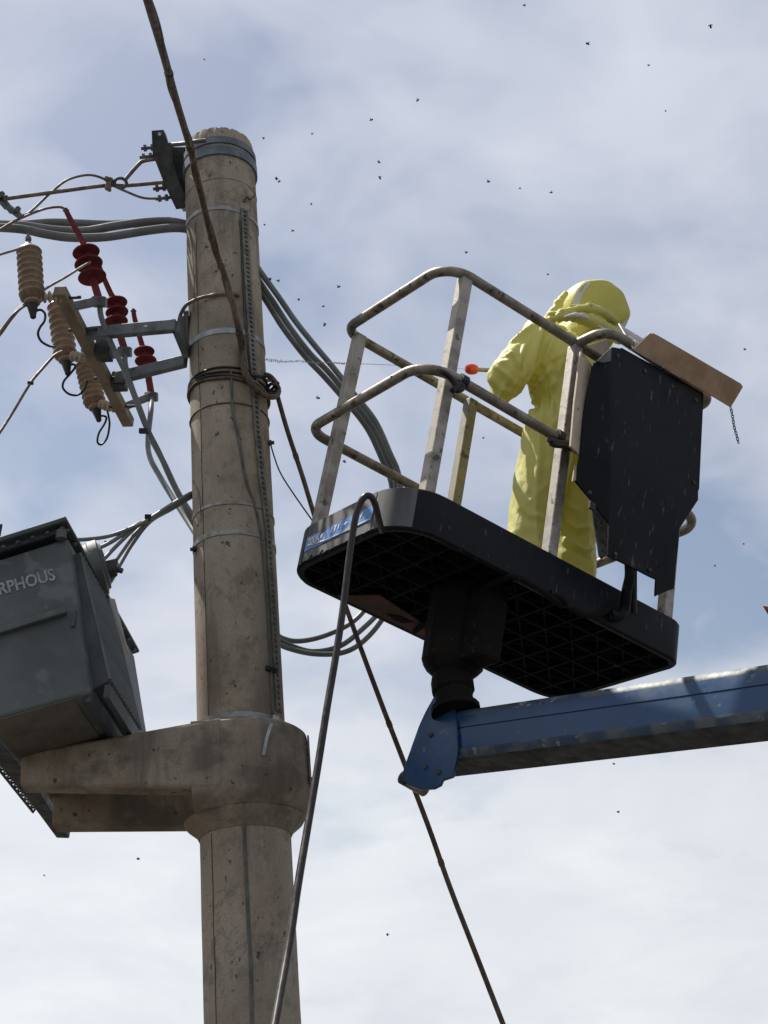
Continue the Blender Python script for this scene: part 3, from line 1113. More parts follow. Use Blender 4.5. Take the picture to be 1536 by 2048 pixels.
# three thick grey cables: left span, round the pole, then behind the basket and looping back
zt = zp(450)
spans = [([(-40, 453), (40, 458), (90, 468), (140, 475), (210, 474), (290, 462), (345, 456), (378, 459)], 'thick grey cable sagging lowest in the bundle left of the pole'),
         ([(-40, 447), (40, 451), (110, 460), (170, 462), (230, 452), (290, 444), (340, 443), (378, 451)], 'thick grey cable arching highest where the bundle meets the pole'),
         ([(-40, 449), (40, 449), (100, 445), (160, 447), (215, 449), (262, 447), (320, 449), (378, 456)], 'thick grey cable running flattest through the bundle left of the pole')]
for k, (pp, lb) in enumerate(spans):
    cable('power_cable', [P(x, y, zt + 0.06 + 0.05 * k - 0.25 * (378 - x) / 400) for x, y in pp] + [P(395, pp[-1][1] + 12, zt + 0.2)], 0.021, 'cable', lb, 'cable', 'thick grey cables spanning to the pole')
zr = zp(560)
rights = [([(506, 520), (524, 548), (556, 592), (592, 644), (632, 694), (664, 732), (708, 788), (750, 842), (779, 905), (798, 955), (803, 1040)], 'outermost of three grey cables right of the pole,'),
          ([(506, 535), (520, 564), (548, 606), (580, 655), (620, 707), (656, 743), (700, 796), (742, 850), (771, 911), (791, 962), (795, 1045)], 'middle of three grey cables right of the pole,'),
          ([(506, 550), (519, 580), (541, 616), (569, 660), (611, 714), (649, 754), (692, 803), (734, 856), (763, 916), (783, 968), (787, 1050)], 'lowest of three grey cables right of the pole,')]
loops = [[(806, 1150), (775, 1222), (735, 1275), (690, 1304), (630, 1308), (575, 1296), (545, 1280)],
         [(796, 1150), (765, 1215), (725, 1258), (680, 1292), (625, 1303), (572, 1287), (545, 1270)],
         [(770, 1150), (740, 1205), (705, 1244), (650, 1271), (600, 1282), (566, 1277), (545, 1262)]]
for k, ((pp, lb), lp) in enumerate(zip(rights, loops)):
    pts = [P(x, y, zr - 0.0 + 0.03 * k - 0.16 * i / 10) for i, (x, y) in enumerate(pp)]
    z1, z2 = zr - 0.22, zp(1280) + 0.1
    pts += [P(x, y, z1 + (z2 - z1) * (i + 1) / 7 + 0.02 * k) for i, (x, y) in enumerate(lp)]
    rr = 0.0185
    m = cr(pts, 8)
    rad = [0.0132 if i < 80 else 0.0132 - min(1, (i - 80) / 16) * 0.0022 for i in range(len(m))]
    tag(MB().tube(m, rad, 12).build('power_cable', 'cable', None, smooth=60), lb + ' looping under the basket', 'cable', 'thick grey cables behind the basket')

# rusty stay cable coming down from above, looped round the pole
pts = [P(270, -90, 4.6), P(298, 10, 5.0), P(328, 112, 5.5), (P(352, 200, 5.9)), P(380, 295, 6.3), P(405, 400, 6.55), P(427, 490, 6.72), P(452, 560, 6.78), P(473, 640, 6.72), on_pole(484, 700, 0.02), on_pole(492, 745, 0.03), on_pole(508, 775, 0.04),
       P(528, 790, zp(790) - 0.13), P(548, 794, zp(790) - 0.05), P(557, 783, zp(790) + 0.02), P(550, 764, zp(790) + 0.05), P(532, 750, zp(790) + 0.0), P(500, 760, zp(790) + 0.22)]
st = thing('stay_cable', 'long rusty brown cable descending across the pole and hooked round its right side', 'cable', loc=pts[9])
m = cr(pts, 10)
MB().tube(m, [0.0145 - 0.003 * i / len(m) for i in range(len(m))], 12).build('core', 'rust', st, smooth=60)
mb = MB()
hel = []
for i, p in enumerate(m[:118]):
    t = (m[i + 1] - p).normalized()
    x = t.cross(V((0, 1, 0))).normalized()
    y = t.cross(x)
    a = i * 0.22
    hel.append(p + (x * math.cos(a) + y * math.sin(a)) * 0.0135)
mb.tube(hel, 0.0055, 6)
mb.build('wrapped_wire', 'rust', st, smooth=60)
for k in (24, 40, 58, 66, 84):
    p, t = m[k], (m[k + 1] - m[k]).normalized()
    MB().ring(p, t, 0.012, 0.0045, 0.02, 14).build('tie', 'rust', st, smooth=40)
# coiled tail bits at the pole's right edge
for k, (dx, dy, rr) in enumerate(((0, 0, 0.03), (6, 6, 0.024), (-8, -4, 0.036), (3, 3, 0.034))):
    c = P(540 + dx, 772 + dy, zp(772) + 0.0)
    x, y = XC, (YC * 0.9 + FW * 0.4)
    MB().tube([c + x * (rr * math.cos(a)) + y * (rr * math.sin(a)) + FW * (0.02 * math.sin(a * 2 + k)) for a in np.linspace(0, 5.8, 22)], 0.0075, 8).build('coil', 'blackcable' if k == 2 else 'rust', st, smooth=60)
MB().tube(cr([P(500, 748, zp(748) - 0.2), P(520, 752, zp(748) - 0.12), P(535, 752, zp(748)), P(546, 755, zp(748) + 0.02)], 5), 0.008, 8).build('tail', 'blackcable', st, smooth=60)

# guy cable from the loop down to the ground at the right
YG = PYD + 0.05
gpts = [P(553, 785, zp(785) + 0.03), PY(575, 862, YG), PY(604, 950, YG + 0.05), PY(640, 1066, YG + 0.08), PY(703, 1245, YG + 0.13), PY(762, 1405, YG + 0.17), PY(852, 1640, YG + 0.24), PY(905, 1788, YG + 0.28), PY(1006, 2048, YG + 0.35)]
d_ = gpts[-1] - gpts[-2]
gpts.append(gpts[-1] + d_ * (gpts[-1].z / -d_.z))
guy = thing('guy_cable', 'rusty taut guy cable running from the pole down behind the basket and boom', 'cable', loc=gpts[-1])
m = cr(gpts, 10)
MB().tube(m, 0.0105, 10).build('strand', 'rust', guy, smooth=60)
for k in (16, 52, 66):
    p, t = m[k], (m[k + 1] - m[k]).normalized()
    MB().ring(p, t, 0.0095, 0.0028, 0.022, 12).build('tie', 'rust', guy, smooth=40)
cable('thin_wire', [P(541, 888, zp(888) - 0.02), P(549, 915, zp(900)), P(562, 948, zp(920)), P(590, 992, zp(950)), P(634, 1054, zp(1000) - 0.05), P(660, 1090, zp(1000) - 0.06)], 0.0035, 'blackcable', 'thin dark wire slanting from the pole edge to the basket corner', 'wire', n=6)

# ================================================================== dead-end bracket at the pole top
zb = zp(330)
bk = thing('dead_end_bracket', 'dark grey steel dead-end bracket bolted to the left of the pole top', 'bracket', loc=P(345, 350, zb))


def plate(pp, Z, th, name, par, mat, bev=0.002):
    return MB().prism([P(x, y, Z) for x, y in pp], FW * th).build(name, mat, par, bevel=bev)


plate([(303, 261), (327, 259), (338, 292), (346, 292), (346, 330), (369, 388), (369, 416), (352, 418), (330, 372), (305, 308)], zb - 0.05, 0.012, 'face_plate', bk, 'darksteel')
plate([(333, 300), (345, 293), (371, 293), (373, 400), (352, 404)], zb + 0.0, 0.09, 'channel', bk, 'darksteel', 0.006)
plate([(318, 262), (327, 259), (372, 414), (362, 417)], zb - 0.045, 0.09, 'flange', bk, 'galvdark', 0.003)
# bright slot in the top of the plate
MB().cyl(P(319, 268, zb - 0.053), P(319, 268, zb - 0.05), 0.008, 12).build('bolt_hole', 'plate', bk)
for (x0, y0, x1, y1) in ((282, 297, 330, 293), (279, 315, 330, 309), (306, 378, 340, 374), (311, 398, 345, 394)):
    a, b = P(x0, y0, zb - 0.02), P(x1, y1, zb + 0.0)
    d = (b - a).normalized()
    mb = MB()
    mb.cyl(a, b, 0.0085, 10)
    for q in (0.012, 0.045):
        mb.lathe(a + d * q, d, [(0, 0.017), (0.014, 0.017)], 6)
    mb.build('bolt', 'galvdark', bk)
MB().tube(cr([P(335, 290, zb - 0.02), P(368, 287, zb - 0.10), P(392, 283, zb - 0.172), P(412, 281, zb - 0.185)], 5), 0.0105, 10).build('tie_rod', 'galvdark', bk, smooth=60)
MB().tube(cr([P(312, 318, zb - 0.03), P(288, 322, zb - 0.05), P(276, 330, zb - 0.06), P(248, 362, zb - 0.08)], 6), 0.0095, 10).build('hook_rod', 'aluwire', bk, smooth=60)
# line conductor, ring and jumper on the bracket
zc_ = zb - 0.09
cable('line_conductor', [P(-60, 407, zc_ - 0.5), P(14, 397, zc_ - 0.3), P(110, 384, zc_ - 0.15), P(210, 371, zc_), P(255, 371, zc_ + 0.02), P(332, 364, zc_ + 0.06)], 0.0095, 'aluwire', 'straight brown line conductor pulled tight from the bracket towards the left', 'wire', sub=4)
c = P(241, 366, zc_)
tag(MB().tube([c + XC * (0.028 * math.cos(a)) + YC * (0.02 * math.sin(a)) + FW * (0.012 * math.sin(a)) for a in np.linspace(0, 2 * math.pi, 24)[:-1]], 0.008, 8, closed=True).build('eye_ring', 'galvdark', None, smooth=60), 'small steel eye joining the hook rod to the line conductor', 'ring')
cc = thing('conductor_clamp', 'small bolted brass clamp joining the jumper loop and line conductor', 'clamp', loc=P(217, 368, zc_))
MB().box(P(218, 368, zc_ - 0.01), XC * 0.012 + YC * 0.003, YC * 0.030 - XC * 0.008, FW * 0.02).build('body', 'aluwire', cc, bevel=0.006)
for yy in (356, 380):
    MB().cyl(P(216 + (yy - 368) * 0.25, yy, zc_ - 0.04), P(216 + (yy - 368) * 0.25, yy, zc_ + 0.02), 0.010, 6).build('bolt', 'aluwire', cc)
cable('jumper_wire', [P(38, 432, zc_ - 0.26), P(60, 424, zc_ - 0.22), P(101, 386, zc_ - 0.16), P(135, 360, zc_ - 0.1), P(176, 350, zc_ - 0.05), P(206, 357, zc_ - 0.02), P(222, 369, zc_), P(257, 385, zc_ + 0.01), P(288, 396, zc_ + 0.03), P(325, 397, zc_ + 0.06)], 0.006, 'aluwire', 'bare jumper wire bowed up over the line conductor and clamped to it', 'wire', n=8)
cl_ = thing('line_clamp', 'pale metal strain clamp at the far left end of the line conductor', 'clamp', loc=P(18, 412, zc_ - 0.3))
MB().bar(P(-10, 386, zc_ - 0.3), P(16, 415, zc_ - 0.3), 0.035, 0.03, FW).build('body', 'galv', cl_, bevel=0.006)
MB().bar(P(8, 408, zc_ - 0.3), P(40, 432, zc_ - 0.3), 0.03, 0.03, FW).build('body', 'galv', cl_, bevel=0.008)
for (x, y) in ((4, 388), (12, 396), (22, 422), (36, 418)):
    MB().cyl(P(x, y, zc_ - 0.36), P(x, y, zc_ - 0.28), 0.014, 6).build('bolt', 'galvdark', cl_)
cable('termination_lead', [P(-40, 482, zc_ - 0.4), P(0, 459, zc_ - 0.35), P(34, 440, zc_ - 0.32), P(85, 419, zc_ - 0.3), P(118, 414, zc_ - 0.28), P(132, 420, zc_ - 0.27)], 0.006, 'aluwire', 'bare wire arching in from the left edge to the top red termination', 'wire', n=8)

# ================================================================== arrester and termination frame
FR_H = PY(372, 690, PYD - 0.1).z        # level of the frame
b0, b1 = PH(119, 581, FR_H), PH(257, 846, FR_H)
BD = (b1 - b0).normalized()             # along the beam, away from the camera
BN = BD.cross(V((0, 0, 1))).normalized()
fr = thing('mounting_frame', 'grey steel mounting frame clamped to the pole with a long tan crossbeam', 'frame', loc=PH(360, 690, FR_H))
MB().bar(b0, b1, 0.052, 0.045).build('crossbeam', 'tanbeam', fr, bevel=0.004)
# two arms
a0, a1 = PH(172, 668, FR_H), PH(352, 652, FR_H)
MB().bar(a0, a1, 0.03, 0.055).build('arm', 'galvdark', fr, bevel=0.003)
MB().box(a0.lerp(a1, 0.67) + BN * 0.0 - V((0, 0.018, 0)), XC * 0.007, V((0, 0.001, 0)), V((0, 0, 0.004))).build('bolt_hole', 'plate', fr)
c0, c1 = PH(232, 757, FR_H), PH(372, 722, FR_H)
MB().bar(c0, c1, 0.03, 0.055).build('arm', 'galvdark', fr, bevel=0.003)
MB().bar(a1, PH(374, 706, FR_H), 0.03, 0.055).build('arm_link', 'galvdark', fr, bevel=0.003)
# clamp at the pole
for (y0_, y1_, xx) in ((622, 712, 372), (632, 716, 364)):
    pa, pb_ = P(xx, y0_, zp(660) - 0.05), P(xx + 4, y1_, zp(660) + 0.0)
    MB().bar(pa, pb_, 0.05, 0.02, PX).build('clamp_plate', 'galvdark', fr, bevel=0.003)
hu = pole_h(590)
pts = []
for k in range(41):
    a = 172 + (295 - 172) * k / 40
    dx = PX * math.cos(R(a)) + PYV * math.sin(R(a))
    lift = 0.0 if k > 6 else (6 - k) * -0.012
    pts.append(A0 + PA * (hu - 0.05 * (1 - math.sin(R(a - 180) * 1.0)) * 0.9 + lift) + dx * (prad(hu) + 0.012 + (0.03 if k < 16 else 0.03 * max(0, 1 - (k - 16) / 10))))
MB().tube(pts, 0.008, 8).build('u_bolt', 'aluwire', fr, smooth=60)
# bolts and loose wire knots along the beam
for t in (0.05, 0.27, 0.5, 0.63, 0.86):
    p = b0.lerp(b1, t) + V((0, 0, -0.0))
    MB().cyl(p - BN * 0.05, p + BN * 0.075, 0.007, 8).build('bolt', 'darksteel', fr)
for t in (0.42, 0.66):
    p = b0.lerp(b1, t) + BN * 0.06
    MB().box(p, BN * 0.035, BD * 0.03, V((0, 0, 0.04))).build('clamp_block', 'darksteel', fr, bevel=0.006)


def shed_profile(n, L, r0, r1, rim=0.35):
    pr = []
    for i in range(n):
        z0, z1 = L * i / n, L * (i + 1) / n
        dz = z1 - z0
        pr += [(z0 + dz * 0.05, r0), (z0 + dz * 0.30, r1 * 0.93), (z0 + dz * 0.45, r1), (z0 + dz * 0.60, r1 * 0.95), (z0 + dz * 0.92, r0)]
    return pr


# three tan arresters
AR = [((58, 500), (64, 597), 26, 'nearest of three tan ribbed surge arresters, standing clear of the beam at upper left'),
      ((117, 610), (131, 713), 24, 'middle of three tan ribbed surge arresters, half hidden by the crossbeam'),
      ((171, 728), (190, 808), 23, 'farthest of three tan ribbed surge arresters, low beside the beam end')]
LEADS = [[(66, 628), (72, 622), (82, 620), (90, 628), (89, 642), (80, 655), (76, 668), (82, 682), (96, 691), (110, 694)],
         [(131, 740), (138, 731), (148, 729), (150, 735), (140, 748), (128, 762), (126, 776), (138, 788), (155, 790), (168, 780), (175, 760)],
         [(193, 838), (201, 832), (212, 834), (210, 846), (198, 866), (195, 884), (203, 889), (214, 876), (219, 850), (217, 832), (213, 815)]]
ENDS = ['black earth lead curling under the nearest arrester', 'black earth lead curling under the middle arrester', 'black earth lead curling under the farthest arrester']
BEAMT = (0.02, 0.46, 0.86)
for k, (tp, bt, rp, lb) in enumerate(AR):
    yb = b0.lerp(b1, BEAMT[k]).y + (-0.02 if k == 0 else 0.075)
    bt3, tp3 = PY(*bt, yb), PY(*tp, yb)
    ax = (tp3 - bt3)
    L = ax.length
    z = (bt3 - CAM).dot(FW)
    r1 = rp * z / FPX
    ar = thing('surge_arrester', lb, 'arrester', loc=bt3, group='tan surge arresters on the crossbeam')
    MB().lathe(bt3, ax, [(-0.012, r1 * 0.6), (0.0, r1 * 0.9)] + [(h + 0.005, r) for h, r in shed_profile(8, L, r1 * 0.78, r1)] + [(L + 0.008, r1 * 0.55), (L + 0.03, r1 * 0.3)], 28).build('ribbed_body', 'tan', ar, smooth=55)
    axn = ax.normalized()
    MB().lathe(tp3, axn, [(0.0, 0.008), (0.05, 0.008), (0.05, 0.013), (0.065, 0.013), (0.065, 0.007), (0.085, 0.007)], 10).build('terminal', 'galvdark', ar, smooth=40)
    MB().lathe(bt3 - axn * 0.012, -axn, [(0, r1 * 0.62), (0.012, r1 * 0.62), (0.02, r1 * 0.4)], 16).build('foot', 'tan', ar, smooth=40)
    MB().lathe(bt3 - axn * 0.03, -axn, [(0, 0.022), (0.012, 0.022), (0.05, 0.014), (0.065, 0.012), (0.07, 0.006)], 14).build('cap', 'blackcable', ar, smooth=40)
    # small ribbed standoff to the beam
    e = b0.lerp(b1, BEAMT[k] + 0.02)
    s0 = bt3 + axn * 0.004
    sd = (e - s0)
    MB().lathe(s0, sd, [(0, 0.012)] + [(h, r) for h, r in shed_profile(6, max(0.05, sd.length), 0.011, 0.025)] + [(max(0.05, sd.length), 0.012)], 16).build('standoff', 'cream', ar, smooth=50)
    cable('earth_lead', [P(x, y, z - 0.02 + 0.02 * math.sin(i)) for i, (x, y) in enumerate(LEADS[k])], 0.0052, 'blackcable', ENDS[k], 'wire', 'curled earth leads under the arresters', n=8)

# three red cable terminations
TE = [dict(lug=(132, 421), stem=(140, 437), top=(167, 487), sheds=[(171, 499, 25), (176, 522, 26), (183, 548, 26)], base=(199, 602), t=0.12, lb='top red silicone termination with long tapered stem, in front of the others'),
      dict(lug=(196, 524), stem=(203, 545), top=(222, 588), sheds=[(231, 600, 21), (233, 619, 21), (231, 638, 22)], base=(250, 702), t=0.5, lb='middle red silicone termination, partly behind the grey upper arm'),
      dict(lug=(267, 622), stem=(270, 640), top=(284, 690), sheds=[(288, 698, 19), (291, 716, 20)], base=(303, 792), t=0.88, lb='lowest red silicone termination, hung beyond the grey lower arm')]
for k, d in enumerate(TE):
    yb = b0.lerp(b1, d['t']).y + 0.12
    Q = lambda p: PY(p[0], p[1], yb)
    te = thing('cable_termination', d['lb'], 'termination', loc=Q(d['base']), group='red cable terminations on the frame')
    path = [d['base']] + [(x, y) for x, y, _ in d['sheds'][::-1]] + [d['top'], d['stem'], d['lug']]
    pp = cr([Q(p) for p in path], 6)
    rr = [0.017 - 0.006 * i / len(pp) for i in range(len(pp))]
    MB().tube(pp, rr, 14).build('sleeve', 'red', te, smooth=60)
    for x, y, rp in [(q0, q1, q2 * 1.1) for q0, q1, q2 in d['sheds']]:
        c = Q((x, y))
        z = (c - CAM).dot(FW)
        r1 = rp * z / FPX
        ax = (Q(d['lug']) - Q(d['base'])).normalized()
        ax = (ax + XC * 0.12 - FW * 0.25 * (0)).normalized()
        MB().lathe(c - ax * 0.02, ax, [(0, r1 * 0.96), (0.004, r1), (0.008, r1 * 0.97), (0.015, r1 * 0.45), (0.022, 0.013)], 26).build('shed', 'red', te, smooth=40)
    lg = Q(d['lug'])
    mb = MB()
    mb.box(lg, XC * 0.006, YC * 0.012, FW * 0.012)
    mb.cyl(lg - XC * 0.014, lg + XC * 0.014, 0.006, 8)
    mb.build('lug', 'darksteel', te, bevel=0.003)
    # clamp block and its arm back to the beam
    bs = Q(d['base'])
    MB().box(bs + V((0, 0, -0.005)), XC * 0.030, FW * 0.028, YC * 0.022).build('clamp', 'galvdark', te, bevel=0.006)
    MB().bar(bs + V((0, 0, -0.0)), b0.lerp(b1, d['t']) + V((0, 0, 0.005)), 0.034, 0.036).build('bracket_arm', 'galvdark', te, bevel=0.004)
# cables leaving the terminations downwards, into the back of the pole
tz = [(TE[0], [(199, 602), (203, 636), (224, 690), (252, 748), (290, 848), (318, 905), (345, 965), (376, 1025), (396, 1062)], 'grey cable dropping diagonally from the top red termination to the pole'),
      (TE[1], [(250, 702), (251, 730), (262, 770), (283, 826), (300, 872), (328, 926), (356, 985), (384, 1030), (400, 1055)], 'grey cable dropping from the middle red termination close to its neighbour'),
      (TE[2], [(303, 792), (302, 820), (296, 880), (300, 915), (318, 950), (345, 995), (374, 1040), (398, 1078)], 'grey cable dropping straight then bending from the lowest red termination')]
for k, (d, pp, lb) in enumerate(tz):
    za = (PY(*d['base'], b0.lerp(b1, d['t']).y + 0.12) - CAM).dot(FW)
    zb_ = zp(1050) + 0.12
    cable('termination_cable', [P(x, y, za + (zb_ - za) * i / (len(pp) - 1)) for i, (x, y) in enumerate(pp)], 0.0125, 'cable', lb, 'cable', 'grey cables dropping from the red terminations')
MB_h = P(287, 862, zp(900))
tag(MB().box(MB_h, XC * 0.018, YC * 0.012, FW * 0.02).build('cable_clip', 'darksteel', bevel=0.004), 'small dark clip on the diagonal grey cable left of the pole', 'cable clip')
# other wires coming in from the left
zl = (b0 - CAM).dot(FW)
cable('arrester_lead', [P(-30, 519, zl - 0.2), P(0, 509, zl - 0.15), P(30, 500, zl - 0.08), P(56, 491, zl - 0.03)], 0.0055, 'aluwire', 'brown wire from the left edge to the top of the nearest arrester', 'wire', n=8)
cable('arrester_lead', [P(84, 583, zl), P(100, 572, zl + 0.03), P(130, 555, zl + 0.1), P(160, 536, zl + 0.18), P(180, 524, zl + 0.3)], 0.0055, 'aluwire', 'short reddish wire slanting behind the top red termination', 'wire', n=8)
cable('arrester_lead', [P(-30, 700, zl - 0.2), P(0, 668, zl - 0.12), P(20, 640, zl - 0.08), P(42, 615, zl - 0.04), P(64, 606, zl)], 0.0075, 'aluwire', 'pair of brown wires bending from the left edge to the first arrester foot', 'wire', n=8)
cable('arrester_lead', [P(-30, 690, zl - 0.2), P(2, 660, zl - 0.14), P(26, 630, zl - 0.1), P(52, 610, zl - 0.04), P(70, 600, zl)], 0.0055, 'aluwire', 'thin upper wire beside the pair that reaches the first arrester foot', 'wire', n=8)
cable('arrester_lead', [P(-30, 905, zl - 0.1), P(0, 864, zl), P(27, 822, zl + 0.1), P(61, 766, zl + 0.18), P(85, 737, zl + 0.26), P(108, 712, zl + 0.34), P(124, 703, zl + 0.4)], 0.0065, 'aluwire', 'long brown wire rising from the left edge to the middle arrester foot', 'wire', n=8)
tag(MB().box(P(61, 766, zl + 0.18), XC * 0.012, YC * 0.008, FW * 0.01).build('wire_clamp', 'darksteel', bevel=0.003), 'small dark clamp on the long brown wire at far left', 'clamp')

# ================================================================== aerial basket
bu = c2w((0.781, 0.403, 0.477)).normalized()
bw_ = c2w((0.160, -0.867, 0.471))
bw_ = (bw_ - bu * bw_.dot(bu)).normalized()
bv = bw_.cross(bu).normalized()
BO = CAM + c2w((0.056, 0.023, 5.625))
BL, BW, BH = 1.452, 0.75, 0.175
ZT, ZMR = 1.162, 0.650


def B(u, v, w):
    return BO + bu * u + bv * v + bw_ * w


def bray(px, py, axis, val):            # sight line meets the basket plane u, v or w = val
    n_ = (bu, bv, bw_)[axis]
    d = ray(px, py)
    s = (val - (CAM - BO).dot(n_)) / d.dot(n_)
    p = CAM + d * s - BO
    return (p.dot(bu), p.dot(bv), p.dot(bw_))


BM = Matrix((bu, bv, bw_)).transposed().to_4x4()
BM.translation = BO
bk_ = thing('work_basket', 'aerial lift work basket with black plastic tray, aluminium guard rails and black control shroud', 'lift basket', matrix=BM)


def rrect(u0, v0, u1, v1, r, n=9):
    out = []
    for (cu_, cv_, a0_, rr) in ((u1 - r[1], v0 + r[1], -90, r[1]), (u1 - r[2], v1 - r[2], 0, r[2]), (u0 + r[3], v1 - r[3], 90, r[3]), (u0 + r[0], v0 + r[0], 180, r[0])):
        for k in range(n + 1):
            a = R(a0_ + 90 * k / n)
            out.append((cu_ + rr * math.cos(a), cv_ + rr * math.sin(a)))
    return out


RR = (0.185, 0.085, 0.15, 0.15)
outer = rrect(0, 0, BL, BW, RR)
mb = MB()
nO = len(outer)


def ringpts(d, w_, wob=0.0):
    rr = [max(0.02, x - d) for x in RR]
    q = rrect(d, d, BL - d, BW - d, rr)
    return [B(u, v, w_ + wob * noise.noise(V((u * 14, v * 14, 3)))) for u, v in q]


loops_ = [ringpts(0.030, 0.004), ringpts(0.010, 0.0, 0.004), ringpts(0.0, 0.008, 0.004), ringpts(0.0, BH - 0.008), ringpts(0.006, BH), ringpts(0.034, BH), ringpts(0.040, BH - 0.006), ringpts(0.045, 0.075)]
vs = [p for l in loops_ for p in l]
fs = []
for i in range(len(loops_) - 1):
    for k in range(nO):
        fs.append((i * nO + k, i * nO + (k + 1) % nO, (i + 1) * nO + (k + 1) % nO, (i + 1) * nO + k))
mb.add(vs, fs)
# inner side of the skirt and the floor plate seen from below
low = [ringpts(0.030, 0.004), ringpts(0.034, 0.060)]
vs = [p for l in low for p in l]
fs = [(k, (k + 1) % nO, nO + (k + 1) % nO, nO + k) for k in range(nO)] + [tuple(range(nO, 2 * nO))]
mb.add(vs, fs, 1)
fl = ringpts(0.045, 0.075)
mb.add(fl, [tuple(range(nO))], 1)
tray = mb.build('tray', ['plastic', 'underside'], bk_, smooth=40)
# moulded ribs of the underside
for k in range(1, 11):
    u = BL * k / 11
    MB().bar(B(u, 0.04, 0.034), B(u, BW - 0.04, 0.034), 0.010, 0.05, bw_).build('rib', 'underside', tray)
for k in range(1, 6):
    v = BW * k / 6
    MB().bar(B(0.04, v, 0.0335), B(BL - 0.04, v, 0.0335), 0.010, 0.048, bw_).build('rib', 'underside', tray)
for k in range(-3, 10):
    a, b = (k * 0.143 * 1.0, 0.04), (k * 0.143 + 0.67, BW - 0.04)
    if a[0] < 0.05:
        t = (0.05 - a[0]) / (b[0] - a[0]); a = (0.05, a[1] + t * (b[1] - a[1]))
    if b[0] > BL - 0.05:
        t = (BL - 0.05 - a[0]) / (b[0] - a[0]); b = (BL - 0.05, a[1] + t * (b[1] - a[1]))
    if b[0] - a[0] > 0.1:
        MB().bar(B(a[0], a[1], 0.037), B(b[0], b[1], 0.037), 0.006, 0.04, bw_).build('rib', 'underside', tray)
        MB().bar(B(a[0], BW - a[1], 0.0375), B(b[0], BW - b[1], 0.0375), 0.006, 0.04, bw_).build('rib', 'underside', tray)
# left-corner joint: separate end wrap with a dark gap
a = bray(617, 1064, 0, 0)
vj = a[1]
MB().box(B(-0.001, BW - 0.13, BH / 2 - 0.003), bu * 0.0015, bv * 0.004, bw_ * (BH / 2 - 0.006)).build('joint_gap', 'seam', bk_)
# grey end face: sunlight on the black tray put into its colour
mb = MB()
ev = [(BW - 0.14 - 0.0, 0.006)]
top_e = [B(-0.0025, 0.175 + (BW - 0.32) * k / 24, BH - 0.004) for k in range(25)]
bot_e = [B(-0.0025, 0.175 + (BW - 0.32) * k / 24, 0.010 + 0.006 * noise.noise(V((k * 0.7, 3, 1))) + (0.016 if k in (17, 21) else 0)) for k in range(25)]
pts_ = top_e + bot_e[::-1]
mb.add(top_e + bot_e, [(k, k + 1, 26 + k, 25 + k) for k in range(24)])
mb.add([p + bu * 0.002 for p in top_e + bot_e], [(k, 25 + k, 26 + k, k + 1) for k in range(24)])
ep = mb.build('end_plate', 'greyplastic', bk_)
# rounded corner wraps either side of the end plate, the same painted sunlight
for (vv0, sg) in ((0.185, 0), (BW - 0.15, 1)):
    vs = []
    if sg == 0:
        arc = [(0.185 - 0.186 * math.cos(R(a_)), 0.185 - 0.186 * math.sin(R(a_))) for a_ in np.linspace(0, 55, 10)]
    else:
        arc = [(0.15 - 0.151 * math.cos(R(a_)), BW - 0.15 + 0.151 * math.sin(R(a_))) for a_ in np.linspace(0, 60, 10)]
    lo_ = [B(u, v, 0.012) for u, v in arc]
    hi_ = [B(u, v, BH - 0.005) for u, v in arc]
    MB().add(lo_ + hi_, [(k, k + 1, 11 + k, 10 + k) for k in range(9)]).build('corner_wrap', 'greyplastic', bk_, smooth=60)
# blue capacity sticker with white lettering
q = [bray(x, y, 0, -0.004) for x, y in ((614, 1077), (749, 1007), (749, 1035), (614, 1103))]
v_l, v_r = q[0][1], q[1][1]
w_t, w_b = 0.5 * (q[0][2] + q[1][2]), 0.5 * (q[2][2] + q[3][2])
mb = MB()
ns = 18
tp_ = [B(-0.0045, v_l + (v_r - v_l) * k / ns, min(BH - 0.012, w_t + 0.004 * noise.noise(V((k * .9, 1, 1))) * (2.4 if k < 9 else 0.8) - (0.016 if 3 < k < 6 else 0))) for k in range(ns + 1)]
bt_ = [B(-0.0045, v_l + (v_r - v_l) * k / ns, w_b + 0.004 * noise.noise(V((k * .8, 5, 1)))) for k in range(ns + 1)]
mb.add(tp_ + bt_, [(k, k + 1, ns + 2 + k, ns + 1 + k) for k in range(ns)])
sk_ = mb.build('capacity_sticker', 'decal', bk_)
hgt = (w_t - w_b)


def letters(body, v0, wbase, h, name, par, stretch=1.0):
    vs, fs = text_verts(body, 1.0, 0.02)
    s = h / 0.7
    MB().add([B(-0.0065, v0 - x.x * s * stretch, wbase + x.y * s) for x in vs], fs).build(name, 'white', par)


letters('200Kg', v_l - 0.014, w_b + hgt * 0.32, hgt * 0.52, 'lettering', sk_, 0.82)
mb = MB()
for (a_, b_) in (((0.27, .45), (0.28, .85)), ((.31, .45), (.315, .8)), ((.345, .5), (.35, .8)), ((.30, .8), (.325, .8)), ((.42, .5), (.42, .75)), ((.40, .62), (.44, .64)), ((.50, .55), (.55, .60)), ((.51, .70), (.55, .74)), ((.57, .5), (.59, .8))):
    mb.bar(B(-0.0055, v_l - a_[0] * 0.62 * 1.0, w_b + hgt * a_[1]), B(-0.0055, v_l - b_[0] * 0.62, w_b + hgt * b_[1]), 0.006, 0.002, bu)
mb.tube([B(-0.0055, v_l - 0.03 - 0.30 * k / 12, w_b + hgt * (0.30 - 0.22 * math.sin(math.pi * k / 12 * 0.9))) for k in range(13)], 0.0025, 5)
mb.bar(B(-0.0055, v_l - 0.2, w_b + 0.004), B(-0.0055, v_r + 0.01, w_b + 0.006), 0.004, 0.002, bu)
mb.build('sticker_mark', 'white', sk_)
# posts
PW = 0.047


